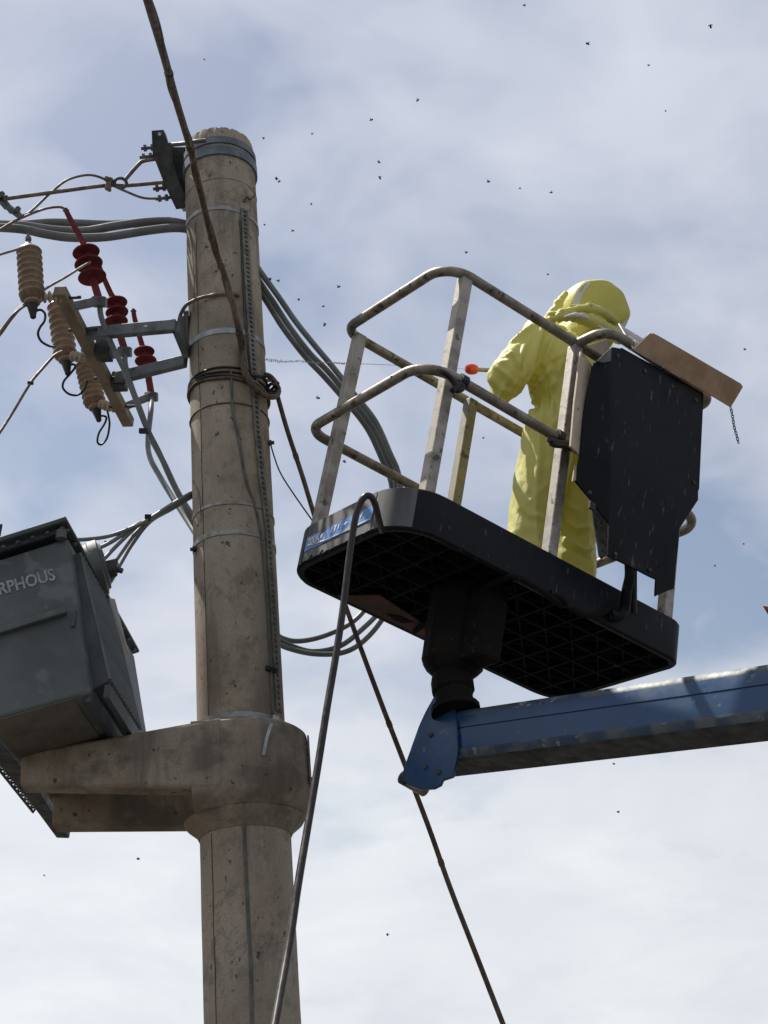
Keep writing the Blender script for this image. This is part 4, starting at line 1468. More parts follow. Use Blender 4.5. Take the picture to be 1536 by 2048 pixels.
def post(u0, v0, u1, v1, w0, w1, mat='alu', rot_=0.0):
    a, b = B(u0, v0, w0), B(u1, v1, w1)
    d = (b - a).normalized()
    x = (bu * math.cos(rot_) + bv * math.sin(rot_))
    x = (x - d * x.dot(d)).normalized()
    y = d.cross(x)
    h = PW / 2
    return MB().hexa([p + x * (h * i) + y * (h * j) for p in (a, b) for i, j in ((-1, -1), (1, -1), (1, 1), (-1, 1))]).build('post', mat, bk_, bevel=0.004)


TR = 0.0205
VN, VF = 0.030, 0.675
post(0.07, VF - 0.005, 0.085, VF, 0.06, ZT - 0.02)
post(0.135, VN + 0.032, 0.128, VN + 0.008, 0.06, ZT - 0.02)
post(0.717, VN, 0.717, VN, 0.06, ZT - 0.02)
u3t = bray(941, 808, 1, VF)[0]
post(u3t - 0.005, VF, u3t, VF, 0.06, ZT - 0.02, 'alu2')
post(1.345, VN, 1.345, VN, 0.06, ZT - 0.02)
post(1.33, VF, 1.33, VF, 0.06, ZT - 0.02, 'alu2')


def loop(u0, v0, u1, v1, w_, r, rad, name, mat):
    q = rrect(u0, v0, u1, v1, rad, 10)
    return MB().tube([B(u, v, w_) for u, v in q], r, 14, closed=True).build(name, mat, bk_, smooth=60)


o_ = 0.034
loop(o_ - .004, o_ - 0.006, BL - o_, BW - o_ - 0.0, ZT, TR, (0.12, .12, .12, .075), 'top_rail', 'rail')
om = 0.022
loop(om - .045, om - 0.045, BL - om + 0.04, BW - om + .02, ZMR, TR, (0.13, .12, .1, .085), 'mid_rail', 'rail')
# bulged rail that carries the control shroud
UB0 = 0.717
bp = [B(UB0, VN, ZT - 0.002), B(UB0 + 0.02, -0.13, ZT + 0.012), B(1.36, -0.13, ZT + 0.0), B(1.37, 0.03, ZT - 0.002)]
MB().tube(fillet(bp, [0.09, 0.07], 9), TR, 14).build('bulged_rail', 'rail', bk_, smooth=60)
c = B(UB0 + 0.16, -0.13, ZT + 0.010)
MB().ring(c, bu, TR - 0.002, 0.004, 0.006, 16).build('weld_seam', 'paleedge', bk_, smooth=40)
# black rubber straps on rails
for (px, py, zz) in ((893, 758, VN - 0.02), (1113, 884, VN - 0.02)):
    q = bray(px, py, 1, zz)
    c = B(*q)
    mb = MB()
    if px < 1000:
        pth = [bray(x, y, 1, zz - 0.062) for x, y in ((876, 744), (886, 745), (900, 755), (911, 770), (914, 781), (925, 776), (918, 770), (905, 782))]
    else:
        pth = [bray(x, y, 1, zz - 0.062) for x, y in ((1098, 880), (1112, 884), (1130, 887), (1144, 890), (1142, 897), (1128, 892), (1110, 890), (1102, 886))]
    mb.tube(cr([B(*p_) for p_ in pth], 6), 0.012, 8)
    mb.ring(c - bv * 0.033 + bu * (0.05 if px < 1000 else -0.02), bu, TR + 0.0, 0.008, 0.03, 16)
    mb.build('rubber_strap', 'blackcable', bk_, smooth=60)

# control box: cream side board, grey inner sheet and black folded shroud
VS = -0.155


def S(x, y, vv=VS):
    return B(*bray(x, y, 1, vv))


def FX(x, y):                           # left flank is folded back, the lower half leans in
    return S(x, y, VS + max(0, 1219 - x) / 67 * 0.055 + max(0, y - (925 + (x - 1219) * 0.42)) / 230 * 0.035)


flank = [(1224, 694), (1215, 715), (1186, 727), (1172, 800), (1163, 880), (1152, 962), (1190, 1006), (1219, 1046), (1219, 925)]
upper = [(1219, 925), (1224, 694), (1243, 697), (1406, 787), (1397, 977), (1396, 1000)]
lower = [(1219, 925), (1396, 1000), (1356, 1058), (1347, 1176), (1312, 1192), (1314, 1158), (1240, 1122), (1217, 1110), (1219, 1046)]
sh = MB()
for poly in (flank, upper, lower):
    sh.prism([FX(x, y) for x, y in poly], bv * 0.009)
shroud = sh.build('control_shroud', 'plastic', bk_)
# the sheet is warped by use: subdivide it and let it bulge a little
_bm = bmesh.new()
_bm.from_mesh(shroud.data)
bmesh.ops.triangulate(_bm, faces=_bm.faces)
bmesh.ops.subdivide_edges(_bm, edges=_bm.edges, cuts=5, use_grid_fill=True)
for _v in _bm.verts:
    q = _v.co
    _v.co.y += 0.011 * noise.noise(V((q.x * 4.5, 1.7, q.z * 3.5))) + 0.004 * noise.noise(V((q.x * 14, 5.0, q.z * 9)))
for _f in _bm.faces:
    _f.smooth = True
_bm.to_mesh(shroud.data)
_bm.free()
shroud.data.set_sharp_from_angle(angle=R(30))
# turned edges of the shroud (right side and top, running back to the rail)
e1 = [FX(1406, 787), FX(1397, 977), FX(1356, 1058), FX(1347, 1176)]
for a_, b_ in zip(e1, e1[1:]):
    MB().hexa([a_, a_ + bv * 0.06, a_ + bv * 0.06 + bu * 0.004, a_ + bu * 0.004, b_, b_ + bv * 0.06, b_ + bv * 0.06 + bu * 0.004, b_ + bu * 0.004]).build('turned_edge', 'plastic', shroud)
MB().hexa([S(1243, 697), S(1406, 787), S(1406, 787) + bv * 0.1, S(1243, 697) + bv * 0.1, S(1243, 697) + bw_ * 0.004, S(1406, 787) + bw_ * 0.004, S(1406, 787) + bv * 0.1 + bw_ * 0.004, S(1243, 697) + bv * 0.1 + bw_ * 0.004]).build('turned_edge', 'plastic', shroud)
for (x, y) in ((1236, 712), (1290, 742), (1345, 773), (1392, 800), (1388, 965), (1349, 1064), (1231, 1108), (1300, 1140), (1180, 985)):
    c = FX(x, y)
    MB().lathe(c + bv * 0.002, -bv, [(0, 0.009), (0.004, 0.009), (0.007, 0.005)], 8).build('rivet', 'darksteel', shroud, smooth=40)
# crease bulge low on the shroud
cpts = [S(1165, 955), S(1215, 900), S(1300, 935), S(1396, 975)]
# light corner tab at upper left, bent back
MB().prism([S(1193, 722), S(1223, 694), S(1221, 723), S(1205, 726)], -bv * 0.003).build('corner_tab', 'greyplastic', shroud, bevel=0.001)
# small metal tag on lower left edge
MB().box(S(1184, 1012, VS - 0.01), bu * 0.014, bv * 0.006, bw_ * 0.016).build('edge_clip', 'darksteel', shroud, bevel=0.003)
# cream side board
q = [bray(x, y, 1, -0.06) for x, y in ((1163, 704), (1181, 720), (1176, 800), (1164, 880), (1160, 905), (1143, 885), (1148, 800))]
um = 0.5 * (q[0][0] + q[1][0])
cb_ = MB()
cb_.prism([B(*bray(x, y, 1, -0.10)) for x, y in ((1162, 702), (1183, 728), (1172, 800), (1163, 880), (1160, 910), (1142, 892), (1150, 800))], bv * 0.012)
cb_.build('side_board', 'cream', bk_, bevel=0.002)
MB().prism([B(*bray(x, y, 1, 0.06)) for x, y in ((1178, 690), (1216, 676), (1222, 712), (1190, 718))], bv * 0.01).build('side_board', 'cream', bk_, bevel=0.002)
MB().prism([B(*bray(x, y, 1, -0.09)) for x, y in ((1151, 930), (1160, 948), (1156, 960), (1146, 962))], bv * 0.01).build('side_board', 'cream', bk_, bevel=0.002)
MB().prism([B(*bray(x, y, 1, 0.0)) for x, y in ((1182, 1005), (1222, 1046), (1220, 1108), (1203, 1118), (1198, 1112), (1188, 1050))], bv * 0.004).build('grey_inner_sheet', 'greyperf', bk_, bevel=0.001)
# hose from the shroud over the tray rim
MB().tube(cr([S(1258, 1110, VS + 0.05), S(1260, 1150, VS + 0.06), S(1254, 1180, VS + 0.09), S(1250, 1215, -0.03), B(*bray(1240, 1232, 1, -0.02)), B(*bray(1220, 1228, 1, -0.012))], 8), [0.021] * 41, 12).build('control_hose', 'plastic', bk_, smooth=60)
MB().tube(cr([S(1268, 1110, VS + 0.08), S(1268, 1190, VS + 0.1), S(1268, 1225, -0.02)], 8), 0.012, 10).build('control_hose', 'blackcable', bk_, smooth=60)
MB().tube(cr([B(*bray(x, y, 1, -0.010)) for x, y in ((1100, 1185), (1125, 1200), (1150, 1222), (1180, 1232), (1205, 1226), (1225, 1216))], 8), 0.012, 10).build('skirt_cable', 'underside', bk_, smooth=60)
# white splash on the skirt corner
# toggling mount under the tray
UM, VM = 0.70, 0.62
bl_ = [bray(x, y, 2, -0.02) for x, y in ((868, 1240), (920, 1200), (1010, 1160), (1040, 1160), (1180, 1230))]
plc = thing  # (keeps the builders in reach)
mb = MB()
cpl = cr([B(*bray(x, y, 2, -0.012)) for x, y in ((830, 1262), (868, 1236), (930, 1200), (1000, 1160), (1035, 1156), (1080, 1180), (1125, 1212))], 6)
mb.tube(cpl, 0.012, 8)
mb.build('support_plate_edge', 'underside', bk_, smooth=60)
# rust-coloured board with a slot at the far left of the underside
rb = [bray(x, y, 2, 0.004) for x, y in ((672, 1192), (760, 1192), (835, 1240), (848, 1296), (846, 1300), (672, 1208))]
rb = [(u, min(v, BW - 0.02), w_) for u, v, w_ in rb]
MB().prism([B(*p_) for p_ in rb], bw_ * 0.006).build('rusty_board', 'rustplate', bk_)
MB().prism([B(*bray(x, y, 2, 0.0015)) for x, y in ((773, 1228), (800, 1232), (826, 1244), (806, 1247), (788, 1240))], bw_ * 0.002).build('board_slot', 'underside', bk_)
# mount: box column and rotator under the tray
uc, vc = bray(930, 1290, 2, -0.10)[:2]
C0 = B(*bray(902, 1345, 2, -0.30))
uc, vc = (C0 - BO).dot(bu), (C0 - BO).dot(bv)
MB().lathe(B(uc, vc, 0.03), -bw_, [(0, 0.12), (0.01, 0.125), (0.27, 0.118), (0.30, 0.118), (0.325, 0.10), (0.345, 0.075)], 12, ref=bu).build('mount_column', 'underside', bk_, smooth=25)
MB().box(B(uc + 0.015, vc - 0.07, -0.13), bu * 0.06, bv * 0.13, bw_ * 0.155).build('mount_box', 'underside', bk_, bevel=0.02)

# open lid lying over the shroud, a V-folded sheet
def LZ(x, y, vv):
    return B(*bray(x, y, 1, vv))


lid = thing('control_lid', 'brown lid sheet folded open in a V over the black control shroud', 'lid', matrix=Matrix.Translation(LZ(1340, 720, VS)) @ BM.to_3x3().to_4x4())
vA, vB_ = LZ(1267, 698, VS - 0.01), LZ(1462, 815, VS - 0.03)
tA, tB = LZ(1303, 663, VS - 0.02), LZ(1489, 771, VS - 0.05)
t1 = LZ(1308, 662, VS - 0.02)
th = (bv * 0.006 + bw_ * 0.003)
ed = (tB - tA).normalized()
up_ = (tA - vA).normalized()
pts = [vA, vA.lerp(tA, 0.82), tA + ed * 0.012 - up_ * 0.003, tA + ed * 0.04 + up_ * 0.0, tB - ed * 0.02, tB - up_ * 0.012, vB_]
MB().prism(pts, th).build('brown_panel', 'brown', lid, bevel=0.002)
lA = LZ(1238, 648, VS + 0.17)
lB = lA + (vB_ - vA) * 0.5
MB().prism([vA, vA + (vB_ - vA) * 0.5, lB, lA], -bw_ * 0.003 + bv * 0.002).build('grey_panel', 'greyperf', lid)
MB().tube([lA, vA, tA - up_ * 0.01], 0.0035, 6).build('pale_edge', 'paleedge', lid)
# chain hanging from the far corner of the lid
ch = MB()
cpath = cr([LZ(x, y, VS - 0.03) for x, y in ((1461, 814), (1465, 832), (1468, 852), (1473, 870), (1477, 886))], 4)
tot_l = sum((b - a).length for a, b in zip(cpath, cpath[1:]))
nl = 13
def along(pts, s):
    for a, b in zip(pts, pts[1:]):
        l = (b - a).length
        if s <= l:
            return a.lerp(b, s / l), (b - a).normalized()
        s -= l
    return pts[-1], (pts[-1] - pts[-2]).normalized()
for k in range(nl):
    c, t = along(cpath, tot_l * (k + 0.5) / nl)
    x = t.cross(FW).normalized()
    y = t.cross(x)
    s_ = (x + y).normalized() if k % 2 else (x - y).normalized()
    ll = tot_l / nl * 0.72
    ch.tube([c + t * (ll * math.cos(a)) + s_ * (0.0055 * math.sin(a)) for a in np.linspace(0, 2 * math.pi, 13)[:-1]], 0.0018, 5, closed=True)
tag(ch.build('chain', 'darksteel', None, smooth=60), 'short dark chain dangling from the right corner of the brown lid', 'chain')

# ================================================================== boom
bm_ = thing('lift_boom', 'blue boom arm of the lift with worn grey edges, holding up the basket', 'boom', loc=P(890, 1500, 6.05))
Z1, Z2 = 5.90, 5.00
e1_ = P(905, 1490, Z1)
e2_ = P(1536, 1407, Z2)
bd = (e2_ - e1_).normalized()
bup = (bw_ - bd * bw_.dot(bd)).normalized()
bup = (bup - bd.cross(bup) * 0.05).normalized()
bup = (bup - bd * bup.dot(bd)).normalized()
bn = bd.cross(bup).normalized()
if bn.dot(FW) > 0:
    bn = -bn
SS = 0.94
sec = [(-0.078, 0.100), (-0.062, 0.113), (0.056, 0.113), (0.070, 0.106), (0.081, 0.088), (0.0825, 0.076), (0.0835, 0.034), (0.0835, 0.0275), (0.079, 0.025), (0.079, 0.021), (0.0835, 0.0185), (0.0825, -0.066), (0.081, -0.076), (0.070, -0.098), (0.056, -0.106), (-0.062, -0.106), (-0.078, -0.092)]
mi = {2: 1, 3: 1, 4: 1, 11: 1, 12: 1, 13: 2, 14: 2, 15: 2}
BLEN = 7.5
s0 = e1_ - bd * 0.055
mb = MB()
ns_ = len(sec)
steps = [0, 0.02, BLEN]
vs = [s0 + bd * t + bn * (a * SS) + bup * (b * SS) for t in steps for a, b in sec]
for i in range(len(steps) - 1):
    for k in range(ns_):
        k2 = (k + 1) % ns_
        mb.add([], [])
        mb.f.append((i * ns_ + k, i * ns_ + k2, (i + 1) * ns_ + k2, (i + 1) * ns_ + k))
        mb.m.append(mi.get(k, 0))
mb.v = vs
mb.f += [tuple(range(ns_))[::-1], tuple(range((len(steps) - 1) * ns_, len(steps) * ns_))]
mb.m += [0, 0]
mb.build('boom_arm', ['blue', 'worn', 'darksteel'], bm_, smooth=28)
# faint scuffed patch near the end
# end bracket: shaped cheek plate at the near side and one behind
def bl(t, n_, b_):
    return s0 + bd * t + bn * n_ + bup * b_


def cheek(nn, th_):
    prof_px = [(878, 1352), (868, 1392), (852, 1420), (838, 1450), (820, 1500), (806, 1540), (803, 1556), (815, 1570), (840, 1579), (866, 1577), (880, 1570), (884, 1560), (905, 1553), (915, 1500), (912, 1440), (904, 1400), (903, 1352)]
    base = e1_ + bn * nn
    pts_ = []
    for x, y in prof_px:
        d = ray(x, y)
        s = (base - CAM).dot(bn) / d.dot(bn)
        pts_.append(CAM + d * s)
    return pts_, th_


p_, t_ = cheek(0.088, 0.012)
MB().prism(p_, -bn * 0.014).build('end_cheek', 'blue', bm_, bevel=0.004)
# edge flange of the near cheek
for a_, b_ in zip(p_[:7], p_[1:7]):
    MB().hexa([a_, a_ - bn * 0.12, a_ - bn * 0.12 + bd * 0.012, a_ + bd * 0.012, b_, b_ - bn * 0.12, b_ - bn * 0.12 + bd * 0.012, b_ + bd * 0.012]).build('end_flange', 'blue', bm_, bevel=0.003)
for (x, y) in ((862, 1470), (850, 1535), (878, 1545), (880, 1420)):
    d = ray(x, y)
    s = (p_[0] - CAM).dot(bn) / d.dot(bn)
    c = CAM + d * s
    MB().lathe(c - bn * 0.002, bn, [(0, 0.011), (0.007, 0.011), (0.008, 0.008)], 6).build('bolt', 'darksteel', bm_)
# weld bead where the cheek meets the arm
wl = [p_[12], p_[13], p_[14]]
MB().tube(cr(wl, 8), 0.004, 6).build('weld_bead', 'blue', bm_, smooth=60)
# pivot pin, tan underside and dark cap
pc = P(808, 1556, (p_[6] - CAM).dot(FW) + 0.01)
pe = P(850, 1580, (p_[6] - CAM).dot(FW) + 0.06)
MB().lathe(pc, pe - pc, [(0, 0.018), (0.003, 0.026), ((pe - pc).length, 0.026)], 20).build('pivot_pin', 'tan', bm_, smooth=40)
MB().lathe(pc - (pe - pc).normalized() * 0.012, pe - pc, [(0, 0.012), (0.004, 0.026), (0.022, 0.026), (0.024, 0.02)], 20).build('pin_cap', 'darksteel', bm_, smooth=40)
# rotator between boom and basket
rc = P(912, 1425, Z1 - 0.02)
top_ = C0
MB().lathe(rc, top_ - rc, [(0, 0.092), (0.02, 0.092), (0.03, 0.072), (0.08, 0.070), (0.09, 0.080), (0.13, 0.080), ((top_ - rc).length, 0.07)], 18).build('rotator', 'underside', bm_, smooth=40)
# ground end of the boom, out of frame
ge = s0 + bd * BLEN
MB().bar(V((ge.x, ge.y, 0.5)), V((ge.x, ge.y, ge.z + 0.25)), 0.34, 0.34, V((1, 0, 0))).build('mast', 'blue', bm_, bevel=0.02)
MB().box(V((ge.x, ge.y, 0.3)), V((1.1, 0, 0)), V((0, 0.7, 0)), V((0, 0, 0.25))).build('chassis', 'blue', bm_, bevel=0.03)

# ================================================================== black hose over the basket end
hz_ = [(764, 1062, 5.66), (757, 1036, 5.56), (750, 1008, 5.48), (741, 993, 5.44), (729, 994, 5.43), (718, 1012, 5.42), (709, 1045, 5.40), (698, 1120, 5.36), (687, 1210, 5.28), (672, 1310, 5.18), (655, 1410, 5.06), (636, 1530, 4.92), (616, 1650, 4.76), (596, 1770, 4.58), (580, 1880, 4.42), (564, 1970, 4.28), (548, 2060, 4.14), (528, 2170, 3.98)]
pts = [P(*q) for q in hz_]
_d = pts[-1] - pts[-2]
for _k in range(1, 6):
    pts.append(pts[-1] + _d * 1.1 + V((0, 0, -0.02 * _k)))
pts[-1].z = max(pts[-1].z, 0.05)
m = cr(pts, 8)
tag(MB().tube(m, [0.0115 + 0.0005 * min(1, i / 60) for i in range(len(m))], 14).build('black_hose', 'hose', None, smooth=60),
    'black rubber hose looped over the basket end and hanging across the pole', 'hose')

# ================================================================== person in the yellow suit
U0, V0 = 1.0, 0.36
per = thing('person', 'person in a yellow hooded protective coverall, back turned, aiming a spray lance', 'person', matrix=Matrix.Translation(B(U0, V0, 0.08)) @ BM.to_3x3().to_4x4())
pin = MATX[per.name]


def L2(x, y, z):                        # person frame: x to the right hand, y forward, z up
    return pin @ V((x, y, z))


def sight(px, py, yy):                  # sight line at forward offset yy, in the person frame
    u, v, w_ = bray(px, py, 1, V0 + yy)
    return V((u - U0, yy, w_ - 0.08))


def capsule(mb, a, b, ra, rb, n=16):
    a, b = V(a), V(b)
    d = (b - a)
    L = d.length
    prof = []
    for k in range(6):
        t = R(-90 + 90 * k / 5)
        prof.append((ra * math.sin(t), max(0.002, ra * math.cos(t))))
    for k in range(6):
        t = R(90 * k / 5)
        prof.append((L + rb * math.sin(t), max(0.002, rb * math.cos(t))))
    mb.lathe(a, d, prof, n)


shl = sight(1083, 668, 0.0)
shr = V((shl.x + 0.36, 0.0, shl.z - 0.01))
elb = sight(1012, 756, 0.04)
han = sight(1005, 742, 0.27)
nozz = sight(934, 738, 0.27)
head = sight(1180, 622, 0.02)
pel = V((0.01, 0, 0.92))
bmesh_src = MB()
neck = V((0.5 * (shl.x + shr.x) + 0.01, 0.0, shl.z + 0.06))
chest = V((0.5 * (shl.x + shr.x) - 0.012, 0.0, shl.z - 0.16))
waist = V((0.022, 0.0, 1.06))
hipl, hipr = V((-0.088, 0, 0.86)), V((0.095, 0, 0.86))
kl, kr = V((-0.10, 0.02, 0.47)), V((0.125, 0.03, 0.47))
fl_, fr_ = V((-0.105, 0.0, 0.10)), V((0.145, 0.0, 0.10))
caps = [(shl, shr, 0.075, 0.075), (chest + V((-.07, 0, .06)), waist + V((-.05, 0, .03)), 0.145, 0.138), (chest + V((.07, 0, .06)), waist + V((.05, 0, .03)), 0.145, 0.138),
        (chest, neck, 0.13, 0.085), (waist, pel, 0.15, 0.155), (pel + V((-.06, 0, 0)), hipl, 0.125, 0.12), (pel + V((.06, 0, 0)), hipr, 0.125, 0.12),
        (hipl, kl, 0.115, 0.098), (kl, fl_, 0.096, 0.090), (hipr, kr, 0.115, 0.098), (kr, fr_, 0.096, 0.092),
        (shl, elb, 0.076, 0.076), (elb, elb + V((0.015, 0.02, -0.035)), 0.072, 0.06), (elb, han + V((0.02, -.06, 0)), 0.075, 0.058), (shr, V((shr.x + 0.13, 0.05, shr.z - 0.25)), 0.082, 0.07),
        (V((shr.x + 0.13, 0.05, shr.z - 0.25)), V((0.16, 0.27, han.z + 0.0)), 0.075, 0.055), (neck, head + V((0, 0, -0.1)), 0.09, 0.12)]
for a, b, ra, rb in caps:
    capsule(bmesh_src, a, b, ra, rb)
# feet inside the trouser legs
for f in (fl_, fr_):
    capsule(bmesh_src, f + V((0, -0.02, -0.05)), f + V((0, 0.13, -0.06)), 0.055, 0.042)
me = bpy.data.meshes.new('tmp')
me.from_pydata([tuple(p) for p in bmesh_src.v], [], bmesh_src.f)
to = bpy.data.objects.new('tmp', me)
COL.objects.link(to)
rm = to.modifiers.new('r', 'REMESH')
rm.mode = 'VOXEL'
rm.voxel_size = 0.0085
smo = to.modifiers.new('s', 'SMOOTH')
smo.iterations = 14
smo.factor = 0.5
dg = bpy.context.evaluated_depsgraph_get()
bme = bpy.data.meshes.new_from_object(to.evaluated_get(dg))
bpy.data.objects.remove(to)
bme.name = 'coverall'
nv = len(bme.vertices)
nor = [v.normal.copy() for v in bme.vertices]


def ridged(p):
    return 1 - abs(noise.noise(p)) * 2


hanz = han.z
# sharp creases of the cloth: lines seen on the suit, raised from its surface
from mathutils.bvhtree import BVHTree
bvh = BVHTree.FromPolygons([v.co.copy() for v in bme.vertices], [tuple(q.vertices) for q in bme.polygons])
pinv = pin.inverted()
camp = pinv @ CAM
CREASES = [([(1101, 738), (1088, 756), (1076, 775), (1068, 812), (1063, 850)], 0.020, 0.013), ([(1056, 766), (1072, 768), (1084, 760)], 0.010, 0.008), ([(1043, 822), (1054, 792), (1069, 779)], 0.013, 0.010),
           ([(1088, 650), (1071, 700), (1061, 740)], 0.014, 0.011), ([(1124, 650), (1102, 689), (1084, 735)], 0.009, 0.011), ([(1140, 660), (1128, 720), (1108, 770)], 0.008, 0.012),
           ([(1006, 703), (1035, 678), (1066, 652)], 0.013, 0.010), ([(996, 716), (1025, 712), (1046, 738)], 0.012, 0.009), ([(984, 758), (1003, 778), (1024, 782)], 0.013, 0.010), ([(990, 732), (1012, 748), (1030, 772)], 0.010, 0.009),
           ([(1050, 690), (1040, 720), (1044, 752)], 0.012, 0.009), ([(1030, 880), (1037, 900), (1032, 940)], 0.012, 0.010), ([(1044, 850), (1052, 900), (1058, 980)], 0.009, 0.012), ([(1085, 800), (1080, 880), (1074, 960)], 0.010, 0.013),
           ([(1122, 1042), (1155, 1060), (1181, 1054)], 0.016, 0.012), ([(1132, 1080), (1170, 1104), (1190, 1094)], 0.017, 0.012), ([(1125, 1004), (1158, 1026)], 0.012, 0.011), ([(1040, 1010), (1062, 1032), (1085, 1036)], 0.008, 0.012),
           ([(1062, 775), (1066, 790), (1064, 806)], 0.010, 0.006), ([(1078, 782), (1086, 800), (1086, 824)], 0.011, 0.007), ([(1100, 772), (1106, 800), (1104, 830)], 0.011, 0.008)]
cpos = np.array([tuple(v.co) for v in bme.vertices])
cdis = np.zeros(len(cpos))
for line, hgt_, sig in CREASES:
    pts_ = []
    for (x, y) in [((1 - t) * a_[0] + t * b_[0], (1 - t) * a_[1] + t * b_[1]) for a_, b_ in zip(line, line[1:]) for t in (0, .2, .4, .6, .8)] + [line[-1]]:
        h = bvh.ray_cast(camp, (pinv.to_3x3() @ ray(x, y)).normalized())
        if h[0] is not None:
            pts_.append(tuple(h[0]))
    if len(pts_) < 3:
        continue
    A = np.array(pts_)
    best = np.full(len(cpos), 9.0)
    par = np.zeros(len(cpos))
    for k_, (a_, b_) in enumerate(zip(A, A[1:])):
        d_ = b_ - a_
        t_ = np.clip(((cpos - a_) @ d_) / max(1e-9, d_ @ d_), 0, 1)
        q_ = np.linalg.norm(cpos - (a_ + t_[:, None] * d_), axis=1)
        m_ = q_ < best
        best[m_] = q_[m_]
        par[m_] = (k_ + t_[m_]) / (len(A) - 1)
    ends = np.sin(np.pi * np.clip(par * 0.9 + 0.05, 0, 1)) ** 0.6
    cdis += hgt_ * ends * (np.exp(-(best / sig) ** 2) - 0.45 * np.exp(-((best - 2.2 * sig) / (1.1 * sig)) ** 2))
for i, v in enumerate(bme.vertices):
    p = v.co
    d = 0.0
    # long soft folds that run down the cloth
    q = V((p.x * 9 + p.z * 2.2, p.y * 9, p.z * 1.6))
    amp = 0.010 if p.z > 1.0 else 0.009
    d += amp * (max(0, ridged(q) - 0.35)) * 1.7
    # slanting pulls from the waist up to the arm
    q2 = V((p.x * 12 - p.z * 7, p.y * 8, p.z * 3 + 4))
    d += 0.008 * max(0, ridged(q2) - 0.45) * (1 if p.z > 0.95 else 0.5)
    # gathers at the elastic waist
    g_ = math.exp(-((p.z - 1.09) / 0.055) ** 2)
    ang = math.atan2(p.y, p.x - 0.022)
    inside = 1 if abs(p.x - 0.022) < 0.25 else 0
    d += g_ * inside * (-0.006 + 0.006 * math.sin(ang * 26 + 3 * noise.noise(V((p.x * 6, p.z * 12, 1)))))
    # bunched ankles and knees
    b_ = math.exp(-((p.z - 0.17) / 0.14) ** 2)
    d += b_ * 0.018 * (ridged(V((p.x * 6 + p.z * 5, p.y * 6, p.z * 15))) - 0.5)
    # elbow crumples
    e_ = math.exp(-((p - elb).length / 0.12) ** 2)
    d += e_ * 0.026 * (ridged(V((p.x * 15, p.y * 12, p.z * 9 + p.x * 12))) - 0.5)
    d += 0.0012 * noise.noise(p * 26)
    d += float(cdis[i])
    v.co = p + nor[i] * d
bme.polygons.foreach_set('use_smooth', [True] * len(bme.polygons))
bme.materials.clear()
bme.materials.append(MT['suit'])
body = bpy.data.objects.new('coverall', bme)
COL.objects.link(body)
body.parent = per
MATX[body.name] = pin


def pmesh(mb, name, mat, smooth=60, **kw):      # builder in the person's own frame
    mb.v = [pin @ p for p in mb.v]
    return mb.build(name, mat, per, smooth=smooth, **kw)


# hood: puffed round drum with a flat back panel and white tape round it
hx, hz2 = head.x, head.z
hc = V((hx - 0.008, 0.0, hz2 - 0.03))
bax = V((-0.30, -1.0, -0.34)).normalized()       # the flat back looks back and slightly down
hside = bax.cross(V((0, 0, 1))).normalized()
hup = hside.cross(bax).normalized()
mb = MB()
prof = [(0.116, 0.02), (0.120, 0.10), (0.116, 0.126), (0.100, 0.137), (0.075, 0.143), (0.03, 0.147), (-0.05, 0.145), (-0.11, 0.13), (-0.15, 0.08), (-0.165, 0.01)]
n = 48
vs, fs = [], []
for i, (h, r) in enumerate(prof):
    for k in range(n):
        a = 2 * math.pi * k / n
        x, y = math.cos(a), math.sin(a)
        rr = r * (1 + 0.035 * noise.noise(V((x * 2.5, y * 2.5, h * 9))) * (1 if i > 1 else 0.3))
        vs.append(hc + bax * (h + 0.006 * noise.noise(V((x * 3 * r / .15, y * 3 * r / .15, i * .2)))) + hside * (x * rr * 1.03) + hup * (y * rr * 0.97))
for i in range(len(prof) - 1):
    for k in range(n):
        fs.append((i * n + k, i * n + (k + 1) % n, (i + 1) * n + (k + 1) % n, (i + 1) * n + k))
fs += [tuple(range(n)), tuple(range((len(prof) - 1) * n, len(prof) * n))[::-1]]
mb.add(vs, fs)
pmesh(mb, 'hood', 'suit', 70)
# white tape along the panel's left and lower right edge
for a0_, a1_, nm in ((-42, 48, 'white_tape'), (188, 250, 'white_tape')):
    vs, fs = [], []
    m_ = 22
    for k in range(m_ + 1):
        t = k / m_
        a = R(a0_ + (a1_ - a0_) * t)
        x, y = math.cos(a), math.sin(a)
        wd = 0.010 * math.sin(math.pi * t) + 0.002
        for (h, r) in ((0.119, 0.120 - wd * 1.4), (0.113, 0.1305 + wd * 0.15)):
            vs.append(hc + bax * (h + 0.0035) + hside * (x * r * 1.03) + hup * (y * r * 0.97))
    for k in range(m_):
        fs.append((2 * k, 2 * k + 1, 2 * k + 3, 2 * k + 2))
    mb = MB().add(vs, fs)
    mb.add([p - bax * 0.003 for p in vs], [f[::-1] for f in fs])
    pmesh(mb, nm, 'trim')
# gathered cloth rolls between hood and collar
def roll(pp, rads, name, mat='suit', depth=0.0):
    pts_ = cr(pp, 8)
    m_ = len(pts_)
    rr = [np.interp(i / (m_ - 1), np.linspace(0, 1, len(rads)), rads) * (1 + 0.45 * noise.noise(V((i * 0.33, len(pp), 2)))) for i in range(m_)]
    mb = MB().tube(pts_, rr, 12)
    return pmesh(mb, name, mat, 60)


